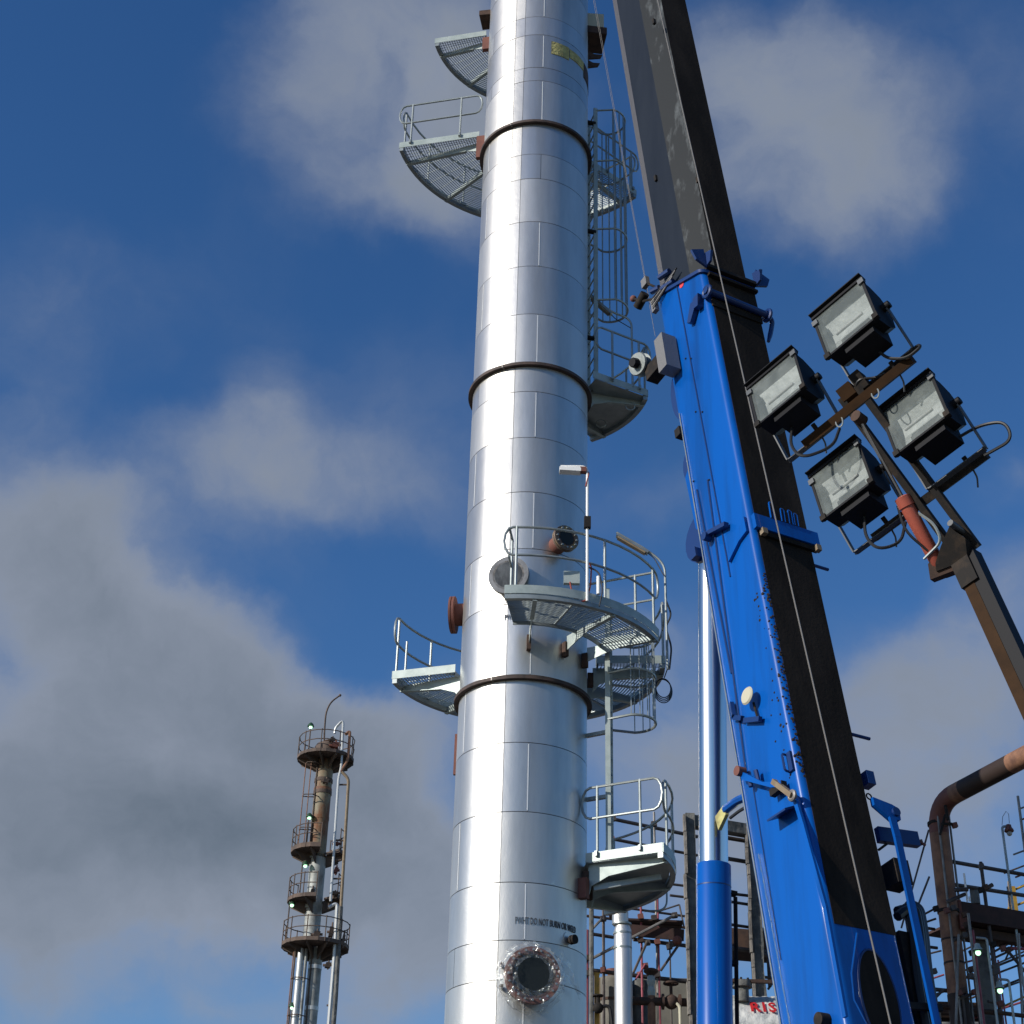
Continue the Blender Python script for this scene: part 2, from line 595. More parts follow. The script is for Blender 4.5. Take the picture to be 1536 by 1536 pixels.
column = thing('process_column', 'tall shiny aluminium clad process column rising out of the frame', 'column', (CX, CY, 0))
core = MB().lathe((CX, CY, 0), (0, 0, 1), [(0, CR - .02), (36.2, CR - .02), (36.6, .8), (36.9, .3)], 48)
part('vessel_shell', core, 'dark_shell', column)
RINGS = [12.62, 18.92, 24.97]
EDGES = [0.02, 1.1, 2.2, 3.3, 4.4, 5.5, 6.62, 7.73, 8.32, 9.21, 10.34, 11.5, 12.69, 14.0, 15.06, 16.2, 17.34, 18.34, 18.97, 20.11, 21.26, 22.37, 23.48, 24.13, 25.03, 26.17, 26.55, 27.51, 28.05, 29.1, 30.2, 31.3, 32.4, 33.5, 34.6, 35.7, 36.2]


def cyl_strip(mb, a0, a1, z0, z1, r, lip=0.01, step=4.0, mi=0):
    k = max(2, int(abs(a1 - a0) / step))
    vs, fs = [], []
    prof = [(z0, r - lip), (z0 + .001, r), (z1 - .001, r), (z1, r - lip)] if lip else [(z0, r), (z1, r)]
    q = len(prof)
    for i in range(k + 1):
        a = a0 + (a1 - a0) * i / k
        for (z, rr) in prof:
            vs.append(P(a, rr, z))
    for i in range(k):
        for j in range(q - 1):
            fs.append((i * q + j, (i + 1) * q + j, (i + 1) * q + j + 1, i * q + j + 1))
    return mb.add(vs, fs, mi)


for i in range(len(EDGES) - 1):
    z0, z1 = EDGES[i], EDGES[i + 1]
    cuts = [-16.0, 104.0, 180.0 + 24]
    cuts.append(5.0 if i % 2 == 0 else -62.0 + 360)
    if z0 > 20:
        cuts.append(-27 + 360)
    cuts = sorted(cuts)
    cuts.append(cuts[0] + 360)
    for a0, a1 in zip(cuts, cuts[1:]):
        gap = math.degrees(0.004 / CR)
        r = CR + random.uniform(-.0015, .0015)
        mb = cyl_strip(MB(), a0 + gap, a1 - gap, z0 + .005, z1 - .005, r)
        # dished a little out of true, as hand-fitted sheet is
        part('cladding_panel', mb, 'aluminium_sheet', column, angle=30)
    a = 5.0 if i % 2 == 0 else -62.0
    if z1 - z0 > 0.7 and z0 > 4:
        part('seam_highlight', cyl_strip(MB(), a - .45, a + .45, z0 + .02, z1 - .02, CR + .004, 0.006, 0.3), 'seam_glint', column)  # pale strip paints the glint of the lapped edge
for z in RINGS:
    mb = MB()
    k = 96
    prof = [(z - .03, CR - .01), (z - .03, CR + .085), (z + .03, CR + .085), (z + .03, CR - .01)]
    vs = [P(360 * i / k, r, zz) for i in range(k) for (zz, r) in prof]
    fs = [(i * 4 + j, ((i + 1) % k) * 4 + j, ((i + 1) % k) * 4 + (j + 1) % 4, i * 4 + (j + 1) % 4) for i in range(k) for j in range(4)]
    mb.add(vs, fs)
    part('stiffening_ring', mb, 'ring_steel', column, angle=50)
    part('ring_joint', MB().box(P(-27, CR + .055, z), P(-27, .04, 0) - P(-27, 0, 0), P(63, .012, 0) - P(63, 0, 0), (0, 0, .034)), 'scaffold_pale', column)


# stencilled lettering bent round the column
def lettering(text, size, name, mt, parent, mapf, bold=0.0):
    cu = bpy.data.curves.new(name, 'FONT')
    cu.body = text
    cu.size = size
    cu.resolution_u = 2
    cu.offset = bold
    cu.space_character = 1.25 if text == 'RIS' else 1.0
    cu.extrude = 0.004
    to = bpy.data.objects.new(name, cu)
    col.objects.link(to)
    dg = bpy.context.evaluated_depsgraph_get()
    me = bpy.data.meshes.new_from_object(to.evaluated_get(dg))
    bpy.data.objects.remove(to)
    bmx = bmesh.new()
    bmx.from_mesh(me)
    bmesh.ops.triangulate(bmx, faces=bmx.faces)
    wd = max(v.co.x for v in bmx.verts)
    for v in bmx.verts:
        v.co = mapf(v.co.x, v.co.y, v.co.z, wd)
    bmx.to_mesh(me)
    bmx.free()
    me.materials.clear()
    me.materials.append(MATS[mt])
    o2 = bpy.data.objects.new(name, me)
    col.objects.link(o2)
    if parent:
        o2.parent = parent
        o2.matrix_parent_inverse = ROOTS[parent.name].inverted()
    return o2


def stencil(phi0, phi1, z):
    arc = R_(phi1 - phi0) * CR

    def f(x, y, zz, wd):
        return P(phi0 + (phi1 - phi0) * x / wd, CR + .006 + zz, z + y)
    lettering('PWHT DO NOT BURN OR WELD', 0.15, 'stencil_lettering', 'black_lettering', column, f, 0.0)


stencil(-3, 54, 8.57)
stencil(-19, 40, 13.70)


# nozzles and manways -------------------------------------------------
def nozzle(name, phi, z, r_neck, r_fl, length, mats, bolts=0, cover=None, pale_ring=False):
    """flanged branch standing off the shell; parts of the column one level down"""
    d = P(phi, 1, 0) - P(phi, 0, 0)
    neck = MB().lathe(P(phi, CR - .12, z), d, [(0, r_neck), (length + .10, r_neck)], 32)
    n_ = part(name, neck, mats[0], column)
    fl = MB().lathe(P(phi, CR - .02, z), d, [(length - .09, r_neck), (length - .09, r_fl), (length - .05, r_fl), (length - .046, r_fl - .02), (length - .04, r_fl - .02), (length - .035, r_fl), (length, r_fl), (length, r_neck * .9)], 36)
    f_ = link_mesh('flange', fl, mats[1], n_, True)
    cv = MB().lathe(P(phi, CR - .02, z), d, [(length - .03, r_neck * .88), (length + .002, r_neck * .88)], 32)
    link_mesh('cover', cv, mats[2], n_, True)
    t = P(phi + 90, 1, 0) - P(phi + 90, 0, 0)
    for k in range(bolts):
        a = 2 * math.pi * k / bolts
        rr = (r_fl + r_neck * .92) / 2
        c = P(phi, CR - .02 + length, z) + t * (math.cos(a) * rr) + V((0, 0, math.sin(a) * rr))
        link_mesh('bolt', MB().lathe(c, d, [(-.13, .018), (.03, .018)], 6), 'galvanised', n_)
    return n_


mz = z_of(797, 1463, 9, CR + .3)
manway = nozzle('manway', 9, mz, .345, .415, .36, ('rust_dark', 'oxide_primer', 'manway_dark'), bolts=20)
# hinge brackets left of the manway
for dz in (.16, -.16):
    link_mesh('hinge_arm', MB().beam(P(-13, CR + .02, mz + dz + .05), P(-9.5, CR + .28, mz + dz), .04, .05), 'rust_dark', manway)
# crumpled clear plastic round the manway
mb = MB()
k, q = 40, 10
d = P(9, 1, 0) - P(9, 0, 0)
t = P(99, 1, 0) - P(99, 0, 0)
vs, fs = [], []
for i in range(q):
    for j in range(k):
        a = 2 * math.pi * j / k + random.uniform(-.11, .11) + .5 * (i / q)
        u = i / (q - 1) + (random.uniform(-.05, .05) if 0 < i < q - 1 else 0)
        wob = random.uniform(-.03, .03)
        if u < .45:
            rr, hh = .24 + u / .45 * .19, .372 + random.uniform(0, .05)
        else:
            rr, hh = .44 + .05 * random.random() + (u - .45) * .10, .36 - (u - .45) * .5
        vs.append(P(9, CR + hh, mz) + t * (math.cos(a) * (rr + wob * (u > .3))) + V((0, 0, math.sin(a) * (rr + wob * (u > .3)))))
for i in range(q - 1):
    for j in range(k):
        fs.append((i * k + j, i * k + (j + 1) % k, (i + 1) * k + (j + 1) % k, (i + 1) * k + j))
mb.add(vs, fs)
link_mesh('plastic_wrap', mb, 'plastic_wrap', manway, False)
# loose tail of the wrap blown to the right
mb = MB()
vs, fs = [], []
for i in range(8):
    for j in range(6):
        u, v2 = i / 7, j / 5
        c = P(28 + 24 * u, CR + .22 - .14 * u + random.uniform(-.02, .05), mz + .34 - .45 * u + (v2 - .5) * (.42 - .25 * u) + random.uniform(-.03, .03))
        vs.append(c)
for i in range(7):
    for j in range(5):
        fs.append((i * 6 + j, (i + 1) * 6 + j, (i + 1) * 6 + j + 1, i * 6 + j + 1))
mb.add(vs, fs)
link_mesh('plastic_tail', mb, 'plastic_wrap', manway, False)

nozzle('manway_nozzle', -14, z_of(760, 862, -14, CR + .2), .275, .350, .22, ('scaffold_pale', 'ring_silver', 'grey_cover'), bolts=0)
nozzle('flanged_nozzle', 28, z_of(845, 808, 28, CR + .3), .155, .235, .36, ('oxide_primer', 'stripped_steel', 'manway_dark'), bolts=12)
nozzle('side_nozzle', -98, z_of(683, 920, -95, CR + .15), .20, .33, .25, ('oxide_primer', 'oxide_primer', 'oxide_primer'), bolts=0)
nozzle('instrument_nozzle', 45, z_of(858, 1411, 45, CR), .045, .07, .16, ('black_steel', 'black_steel', 'black_steel'), bolts=0)
part('nozzle_collar', MB().lathe(P(45, CR - .005, z_of(852, 1409, 45, CR)), P(45, 1, 0) - P(45, 0, 0), [(0, .11), (.012, .11)], 24), 'aluminium_sheet', column)
# red cleats left bare at the shell: at bracket roots
for (phi, z, hw, hh, dep) in ((-101, 25.50, .05, .30, .17), (-102, 28.60, .05, .18, .15), (60.5, 9.30, .06, .16, .12), (-97, 11.75, .03, .36, .03)):
    d = P(phi, 1, 0) - P(phi, 0, 0)
    t = P(phi + 90, 1, 0) - P(phi + 90, 0, 0)
    part('support_cleat', MB().box(P(phi, CR + dep / 2, z), d * (dep / 2 + .02), t * hw, (0, 0, hh)), 'oxide_primer', column)
# lifting trunnion stubs at the top and the strip of bare yellow insulation
zt = z_of(726, 30, -100, CR + .15)
part('trunnion_bracket', MB().box(P(-100, CR + .07, zt), (P(-100, 1, 0) - P(-100, 0, 0)) * .16, (P(-10, 1, 0) - P(-10, 0, 0)) * .22, (0, 0, .07)), 'rust_dark', column)
zt = z_of(893, 60, 97, CR + .2)
part('trunnion_bracket', MB().box(P(97, CR + .15, zt), (P(97, 1, 0) - P(97, 0, 0)) * .24, (P(7, 1, 0) - P(7, 0, 0)) * .30, (0, 0, .10)), 'rust_dark', column)
part('trunnion_plate', MB().box(P(93, CR + .12, zt + .42), (P(93, 1, 0) - P(93, 0, 0)) * .24, (P(3, 1, 0) - P(3, 0, 0)) * .03, (0, 0, .28)), 'old_ivory', column)
zy = z_of(845, 80, 30, CR)
part('insulation_patch', cyl_strip(MB(), 14, 36, zy - .14, zy + .22, CR + .012, .02), 'insulation_yellow', column)
part('insulation_patch', cyl_strip(MB(), 37, 62, zy - .05, zy + .20, CR + .012, .02), 'insulation_yellow', column)
part('stripped_band', cyl_strip(MB(), 63, 100, zy - .22, zy + .20, CR + .012, .02), 'rust_dark', column)
for dz, rr in ((.22, .30), (-.05, .24)):
    d = P(98, 1, 0) - P(98, 0, 0)
    t = P(8, 1, 0) - P(8, 0, 0)
    z = z_of(893, 97, 98, CR + .2) + dz
    part('lug_plate', MB().prism([P(98, CR - .02, z - .12), P(98, CR + rr, z - .03), P(98, CR + rr + .04, z + .06), P(98, CR + rr * .5, z + .05), P(98, CR - .02, z + .14)], t * .05), 'rust_dark', column)


# ------------------------------------------------------------------ PLATFORMS
def rail_run(root, pts_fn, zf, posts, ends=(True, True), h=1.08, r=.022, closed_mid=True):
    """pts_fn: list of floor points of the run; two rails joined by bends at the open ends"""
    top = [q + V((0, 0, h)) for q in pts_fn]
    mid = [q + V((0, 0, h * .52)) for q in pts_fn]

    def bend(a, b, outv):
        res = []
        c = (a + b) / 2
        hh = (a - b).length / 2
        for k in range(1, 6):
            th = math.pi / 2 - math.pi * k / 6
            res.append(c + V((0, 0, math.sin(th) * hh)) + outv * (math.cos(th) * hh * .55))
        return res
    if ends[0] and ends[1]:
        o0 = (top[0] - top[1]).normalized()
        o1 = (top[-1] - top[-2]).normalized()
        loop = top + bend(top[-1], mid[-1], o1) + mid[::-1] + bend(top[0], mid[0], o0)[::-1]
        part('guard_rail', MB().tube(loop, r, 8, True), 'galvanised', root)
    else:
        part('top_rail', MB().tube(top, r, 8), 'galvanised', root)
        part('mid_rail', MB().tube(mid, r * .9, 8), 'galvanised', root)
    for q in posts:
        mb = MB().tube([q + V((0, 0, -.10)), q + V((0, 0, h + .015))], r * 1.05, 8)
        pl = part('post', mb, 'galvanised', root)
        d = V((q.x - CX, q.y - CY, 0)).normalized()
        link_mesh('foot_clamp', MB().box(q + V((0, 0, -.04)), d * .02, d.cross(V((0, 0, 1))) * .07, (0, 0, .04)), 'galvanised', pl)


def sector_platform(label, zb, f0, f1, r0, r1, beams, group='access platforms round the column', f0_in=None, gap=True, beam_depth=.20, toe=.15):
    """floor bottom at zb; f0..f1 bearings, beams = bearings of radial brackets"""
    root = thing('access_platform', label, 'platform', P((f0 + f1) / 2, (r0 + r1) / 2, zb), group)
    fin = f0 if f0_in is None else f0_in
    n = max(6, int((f1 - f0) / 4))
    arc = [f0 + (f1 - f0) * i / n for i in range(n + 1)]
    # toe plate: outer arc and the two radial ends
    mb = MB()
    vs = []
    for a in arc:
        vs += [P(a, r1, zb), P(a, r1 + .010, zb), P(a, r1 + .010, zb + toe), P(a, r1, zb + toe)]
    fs = [(i * 4 + j, (i + 1) * 4 + j, (i + 1) * 4 + (j + 1) % 4, i * 4 + (j + 1) % 4) for i in range(n) for j in range(4)]
    fs += [(0, 1, 2, 3), (n * 4 + 3, n * 4 + 2, n * 4 + 1, n * 4)]
    mb.add(vs, fs)
    part('kick_plate', mb, 'galvanised_plate', root)
    part('end_plate', MB().beam(P(fin, r0, zb + toe / 2), P(f0, r1 - .004, zb + toe / 2), .010, toe), 'galvanised_plate', root)
    part('end_plate', MB().beam(P(f1, r0, zb + toe / 2), P(f1, r1 - .004, zb + toe / 2), .010, toe), 'galvanised_plate', root)
    # curved channel under the rim
    mb = MB()
    vs = []
    for a in arc:
        vs += [P(a, r1 - .09, zb - .085), P(a, r1 - .004, zb - .085), P(a, r1 - .004, zb - .002), P(a, r1 - .09, zb - .002)]
    mb.add(vs, [(i * 4 + j, (i + 1) * 4 + j, (i + 1) * 4 + (j + 1) % 4, i * 4 + (j + 1) % 4) for i in range(n) for j in range(4)] + [(0, 1, 2, 3), (n * 4 + 3, n * 4 + 2, n * 4 + 1, n * 4)])
    part('rim_channel', mb, 'galvanised', root)
    # inner curb
    mb = MB()
    vs = []
    for a in arc:
        vs += [P(a, r0, zb - .05), P(a, r0 + .02, zb - .05), P(a, r0 + .02, zb + .03), P(a, r0, zb + .03)]
    mb.add(vs, [(i * 4 + j, (i + 1) * 4 + j, (i + 1) * 4 + (j + 1) % 4, i * 4 + (j + 1) % 4) for i in range(n) for j in range(4)])
    part('inner_curb', mb, 'galvanised', root)
    # floor grating: bearing bars from bracket to bracket, cross rods along the radius
    stops = sorted(set([f0] + list(beams) + [f1]))
    for a, b in zip(stops, stops[1:]):
        sub_ = max(1, int(round((b - a) / 22)))
        for s_ in range(sub_):
            a0, a1 = a + (b - a) * s_ / sub_, a + (b - a) * (s_ + 1) / sub_
            mb = MB()
            r = r0 + .03
            while r < r1 - .02:
                mb.beam(P(a0, r, zb + .016), P(a1, r, zb + .016), .009, .024)
                r += .055
            k = 5
            for i in range(1, k):
                q = a0 + (a1 - a0) * i / k
                mb.beam(P(q, r0 + .02, zb + .03), P(q, r1 - .01, zb + .03), .008, .008)
            if s_:
                mb.beam(P(a0, r0 + .02, zb + .01), P(a0, r1 - .01, zb + .01), .03, .03)
            part('floor_grating', mb, 'grating_steel', root, smooth=False, kind='stuff')
    # radial brackets: tapered web with flanges
    for a in beams:
        t = (P(a + 90, 1, 0) - P(a + 90, 0, 0))
        mb = MB()
        mb.prism([P(a, CR + .10, zb - .004), P(a, r1 - .02, zb - .004), P(a, r1 - .02, zb - .10), P(a, r0 + .35, zb - beam_depth), P(a, r0 + .06, zb - beam_depth * 1.6), P(a, CR + .10, zb - beam_depth * 2.4)], t * .014)
        mb.beam(P(a, r0 + .35, zb - beam_depth - .007), P(a, r1 - .02, zb - .107), .07, .012)
        b_ = part('bracket_beam', mb, 'galvanised_plate', root, smooth=False)
        link_mesh('cleat', MB().box(P(a, CR + .06, zb - .24), (P(a, 1, 0) - P(a, 0, 0)) * .05, t * .035, (0, 0, .13)), 'rust_dark', b_)
    return root, arc


def run(f0, f1, r, zb, step=6):
    n = max(1, int(abs(f1 - f0) / step))
    return [P(f0 + (f1 - f0) * i / n, r, zb + .15) for i in range(n + 1)]


def radial(a, ra, rb, zb, a_in=None):
    return [P(a if a_in is None else a_in, ra, zb + .15), P(a, rb, zb + .15)]


# top left platform
Z1 = 28.92
pf1, _ = sector_platform('topmost platform at the upper left of the column, without a handrail end in view', Z1, -172, -103.5, 1.2, 2.38, [-112, -138, -165], beam_depth=.14)
# second platform, wraps round the back of the column
Z2 = 25.88
pf2, _ = sector_platform('large platform behind the upper column, its left end carrying a looped handrail', Z2, -229, -103.5, 1.25, 3.02, [-112, -139, -166, -196, -222], beam_depth=.15)
pa, pb = P(-103.8, 1.32, Z2 + .15), P(-103.8, 2.98, Z2 + .15)
dv = (pb - pa)
rail_run(pf2, [pa + dv * .02, pa + dv * .97], None, [pa + dv * .22, pa + dv * .88])
rail_run(pf2, run(-108, -226, 3.0, Z2), None, [P(a, 3.0, Z2 + .15) for a in (-108, -128, -148, -168, -190, -210, -226)], ends=(True, True))
rail_run(pf2, radial(-228.6, 1.5, 2.98, Z2), None, [P(-228.6, 2.1, Z2 + .15), P(-228.6, 2.9, Z2 + .15)])
# third, small platform on the right
Z3 = 19.32
pf3, _ = sector_platform('small platform right of the column at mid height, below the tall caged ladder', Z3, 99, 146, 1.2, 2.30, [104, 138], f0_in=80, beam_depth=.16)
e0, e1 = P(80, 1.25, Z3 + .15), P(99, 2.28, Z3 + .15)
rail_run(pf3, [e0 + (e1 - e0) * .12, e0 + (e1 - e0) * .97], None, [e0 + (e1 - e0) * .33, e0 + (e1 - e0) * .86])
rail_run(pf3, run(102, 144, 2.28, Z3), None, [P(a, 2.28, Z3 + .15) for a in (102, 122, 143)])
part('underside_plate', MB().prism([P(82, 1.25, Z3 - .004)] + [P(a, 2.22, Z3 - .004) for a in range(99, 146, 5)] + [P(145.5, 1.2, Z3 - .004)], (0, 0, -.006)), 'galvanised', pf3)
for k, a in enumerate((104, 128)):
    c = P(a, 2.0 - .2 * k, Z3 - .16)
    part('bracket_loop', MB().tube([c + V((math.cos(q) * .09, 0, math.sin(q) * .09)) for q in [2 * math.pi * i / 14 for i in range(14)]], .012, 6, True), 'galvanised', pf3)
# fourth: the front platform
Z4 = 13.48
pf4, _ = sector_platform('front platform wrapping the middle of the column, over the manways', Z4, -8.5, 66, 1.42, 2.44, [3, 36, 63], beam_depth=.11)
rail_run(pf4, run(-6, 64, 2.42, Z4), None, [P(a, 2.42, Z4 + .15) for a in (-4.5, 31.5, 62)])
rail_run(pf4, radial(-7.5, 1.95, 2.40, Z4), None, [P(-7.5, 2.0, Z4 + .15)], ends=(False, False))
rail_run(pf4, radial(65.2, 1.2, 2.40, Z4), None, [P(65.2, 2.05, Z4 + .15)], ends=(False, False))
# fifth: behind the column at the same level
Z5 = 13.38
pf5, _ = sector_platform('rear platform behind the middle of the column, sticking out on its left', Z5, -275, -108, 1.25, 2.42, [-116, -145, -175, -205, -238, -268], f0_in=-276, beam_depth=.19)
rail_run(pf5, run(-110, -272, 2.40, Z5), None, [P(a, 2.40, Z5 + .15) for a in (-110.5, -135, -160, -190, -215, -245, -271)])
part('hook_rail', MB().tube([P(-109, 2.2, Z5 + .15), P(-109, 2.2, Z5 + .72)], .02, 8), 'galvanised', pf5)
# sixth: lowest platform on the right
Z6 = 9.72
pf6, _ = sector_platform('lowest platform right of the column with a sunlit white kick plate', Z6, 61.5, 142, 1.18, 2.50, [66, 98, 132], beam_depth=.22)
rail_run(pf6, radial(62, 1.25, 2.36, Z6), None, [P(62, 1.38, Z6 + .15), P(62, 2.12, Z6 + .15)])
rail_run(pf6, run(66, 139, 2.48, Z6), None, [P(a, 2.48, Z6 + .15) for a in (67, 90, 115, 138)])
part('underside_plate', MB().prism([P(61.8, 1.2, Z6 - .004)] + [P(a, 2.40, Z6 - .004) for a in range(62, 142, 5)] + [P(141.5, 1.2, Z6 - .004)], (0, 0, -.006)), 'galvanised', pf6)
part('support_bar', MB().beam(P(70, 1.25, Z6 - .36), P(75, 2.3, Z6 - .20), .05, .09), 'galvanised', pf6)
hk = P(118, 2.5, Z6 - .12)
part('bracket_loop', MB().tube(arc_fillet([hk + V((-.1, 0, -.1)), hk + V((.28, 0, -.08)), hk + V((.28, 0, .5))], .2), .016, 6), 'galvanised', pf6)


# ------------------------------------------------------------------ CAGED LADDERS
def ladder(label, base, side, normal, z0, z1, cage, bars=9, rung_step=.28, hoop_depth=.78):
    """base: foot of the near stringer; side: unit vector to the far stringer; normal: cage side"""
    side, normal = V(side).normalized(), V(normal).normalized()
    W = .46
    base = V(base)
    root = thing('caged_ladder', label, 'ladder', (base.x, base.y, z0), 'caged ladders on the column')
    for s_ in (0, W):
        b = base + side * s_
        part('stringer', MB().box(V((b.x, b.y, (z0 + z1) / 2)), side * .018, normal * .042, (0, 0, (z1 - z0) / 2)), 'galvanised_plate', root, smooth=False)
    z = z0 + .2
    while z < z1:
        b = base + side * 0
        part('rung', MB().tube([V((b.x, b.y, z)), V((b.x, b.y, z)) + side * W], .017, 6), 'galvanised', root)
        z += rung_step
    c = base + side * (W / 2)

    def hoop(z, r=.38):
        pts = []
        for k in range(15):
            th = -math.pi / 2 + math.pi * k / 14
            pts.append(V((c.x, c.y, z)) + side * (math.sin(th) * r) + normal * (hoop_depth - r + math.cos(th) * r))
        return [V((base.x, base.y, z))] + pts + [V((base.x, base.y, z)) + side * W]
    zz = cage
    for z in zz:
        pts = hoop(z)
        part('cage_hoop', MB().tube(pts, .023, 6), 'galvanised', root)
    for k in range(bars):
        th = -math.pi / 2 + math.pi * k / (bars - 1)
        q = V((c.x, c.y, 0)) + side * (math.sin(th) * .372) + normal * (hoop_depth - .38 + math.cos(th) * .372)
        part('cage_bar', MB().box(V((q.x, q.y, (zz[0] + zz[-1]) / 2)), side * .020, normal * .008, (0, 0, (zz[-1] - zz[0]) / 2)), 'galvanised', root, smooth=False)
    return root


# lower ladder stands on the lowest platform, climbs past the front one
lb = P(68, 1.51, 0)
lad1 = ladder('lower caged ladder rising from the lowest platform', lb, (.16, 1, 0), (.99, -.16, 0), Z6 + .04, 14.6, [12.17, 13.0, 13.75], bars=9)
part('ladder_tie', MB().beam(P(78, CR, 12.0), P(73, 1.47, 12.0), .06, .06), 'galvanised', lad1)
part('ladder_tie', MB().beam(P(80, CR, 10.9), P(75, 1.47, 10.9), .06, .06), 'galvanised', lad1)
# upper ladder climbs from the small platform to the large one behind
lb2 = P(97, 1.27, 0)
lad2 = ladder('upper caged ladder between the small platform and the large one', lb2, (-.28, 1, 0), (1, .30, 0), Z3 + .04, z_of(892, 163, 97, 1.27), [z_of(925, y, 100, 1.75) for y in (458, 352, 250)] + [z_of(892, 166, 97, 1.27)], bars=9, hoop_depth=.74)
for z in (20.5, 23.2, z_of(892, 186, 97, 1.27)):
    part('ladder_tie', MB().beam(P(96, CR, z), P(97, 1.27, z), .09, .05), 'black_steel', lad2)
part('gate_post', MB().beam(lb2 + V((.42, .5, Z2)), lb2 + V((.42, .5, Z2 + 1.25)), .07, .05), 'galvanised', lad2)

# ------------------------------------------------------------------ LAMPS ON THE COLUMN
# white flood lamp on a tall bent pole at the front platform rail
pz = P(23, 2.47, Z4 - .02)
zt = z_of(880, 700, 23, 2.47)
fl = thing('flood_lamp', 'white cowled lamp on a tall bent pole above the front platform', 'lamp', pz, 'lamps on the column')
tip = V((pz.x - .45, pz.y + .02, zt))
part('pole', MB().tube(arc_fillet([pz, V((pz.x, pz.y, zt)), tip], .12), .024, 8), 'white_paint', fl)
part('junction_box', MB().box(V((pz.x, pz.y - .02, z_of(880, 785, 23, 2.47))), (.055, 0, 0), (0, .05, 0), (0, 0, .10)), 'black_steel', fl)
hd = V((pz.x - .27, pz.y, zt - .085))
mb = MB()
prof = [(-.075, -.035), (-.07, .03), (-.04, .055), (.04, .055), (.07, .03), (.075, -.035)]
mb.prism([hd + V((-.20, a, b)) for a, b in prof], (.36, .02, .0))
part('lamp_head', mb, 'white_paint', fl)
part('lamp_end', MB().box(hd + V((.20, 0, .01)), (.05, 0, 0), (0, .05, 0), (0, 0, .045)), 'oxide_primer', fl)
part('conduit', MB().tube(arc_fillet([hd + V((.22, 0, 0)), hd + V((.30, -.01, -.03)), V((pz.x - .03, pz.y - .02, zt - .4))], .1), .012, 6), 'cable_red', fl)
jb = P(23, 2.40, Z4 + .45)
part('switch_box', MB().box(jb + V((-.22, .05, 0)), (.13, 0, 0), (0, .04, 0), (0, 0, .11)), 'galvanised_plate', fl)
part('cable', MB().tube(arc_fillet([jb + V((-.25, 0, -.1)), jb + V((-.2, -.05, -.42)), jb + V((0, -.06, -.5)), jb + V((.08, -.04, -.2)), jb + V((.1, .0, .25)), jb + V((-.1, .0, .28))], .12), .013, 6), 'cable_red', fl)
part('cable', MB().tube(arc_fillet([jb + V((.0, 0, .2)), jb + V((.22, -.03, .1)), jb + V((.28, -.04, -.25)), jb + V((.22, -.05, -.55))], .12), .013, 6), 'cable_black', fl)
part('cable_tube', MB().tube([jb + V((.21, -.03, -.32)), jb + V((.21, -.03, .0))], .032, 8), 'white_paint', fl)


def tube_lamp(label, phi, r, zfoot, top_px, a_px, b_px, foot_extra=0):
    """fluorescent fitting hung from a pole that bends over; pixels give heights and reach"""
    f = P(phi, r, zfoot)
    n = (P(phi, 1, 0) - P(phi, 0, 0))
    nrm = V((0, 1, 0))
    A = on_plane(*a_px, f, nrm)
    B = on_plane(*b_px, f, nrm)
    T = on_plane(*top_px, f, nrm)
    root = thing('tube_lamp', label, 'lamp', f, 'lamps on the column')
    up = V((0, 0, .055))
    part('pole', MB().tube(arc_fillet([f, V((f.x, f.y, T.z)), B + up, A + up], .22, 6), .022, 8), 'galvanised', root)
    d = (B - A).normalized()
    x = d.cross(V((0, 0, 1))).normalized()
    y = x.cross(d)
    mb = MB()
    mb.prism([A + x * a + y * b for a, b in ((-.06, -.02), (-.035, .035), (.035, .035), (.06, -.02))], B - A)
    part('housing', mb, 'galvanised', root, smooth=False)
    part('diffuser', MB().beam(A + d * .04 - y * .035, B - d * .04 - y * .035, .10, .03), 'pale_band', root)
    part('conduit', MB().tube(arc_fillet([B, B + d * .12 - V((0, 0, .02)), V((f.x - .02, f.y - .03, T.z - .25))], .08), .009, 6), 'cable_black', root)
    return root


tl1 = tube_lamp('fluorescent lamp on a bent pole right of the front platform', 71, 2.52, Z4 - .5, (999, 846), (925, 803), (972, 830))
part('cable', MB().tube(arc_fillet([P(71, 2.52, Z4 + .8), P(71, 2.62, Z4 + .5), P(71, 2.5, Z4 + .3), P(71, 2.6, Z4 - .1), P(71, 2.55, Z4 - .5)], .12), .016, 6), 'cable_black', tl1)
tl2 = tube_lamp('fluorescent lamp on a bent pole above the small right platform', 96, 1.98, Z3 + .1, (938, 478), (887, 446), (917, 472))
# coil of spare cable hanging under the rear platform
cc = on_plane(995, 1032, P(90, 2.3, 0), V((0, 1, 0)))
mb = MB()
for k in range(4):
    rr, ph = .17 + .012 * k, .25 * k
    mb.tube([cc + V((math.cos(q) * rr * .75, .02 * k + math.sin(q) * .04, math.sin(q) * rr * 1.15 - .01 * k)) for q in [2 * math.pi * i / 22 for i in range(22)]], .010, 6, True)
mb.tube([cc + V((.02, 0, .19)), cc + V((.10, .0, .42))], .010, 6)
co = link_mesh('cable_coil', mb, 'cable_black', None, True)
tag(co, 'coil of spare black cable hanging below the rear platform end', 'cable')

# ------------------------------------------------------------------ THE MOBILE CRANE
vb = RT * ((557 - 768) / F_PX) + UP * ((768 + 2165) / F_PX) + FW       # direction in which the boom edges converge
BA = vb.normalized()                                                   # boom axis
SN = BA.cross(V((BA.x, BA.y, 0)).normalized()).normalized()            # side normal, towards the camera's left
if SN.dot(FW) > 0:
    SN = -SN
TN = SN.cross(BA)
if TN.dot(FW) > 0:
    TN = -TN                                                           # normal of the boom's top (back) face
WX = -SN
M0 = at_h(1157, 900, 14.5)
BW, BH, BR = .785, .84, .075


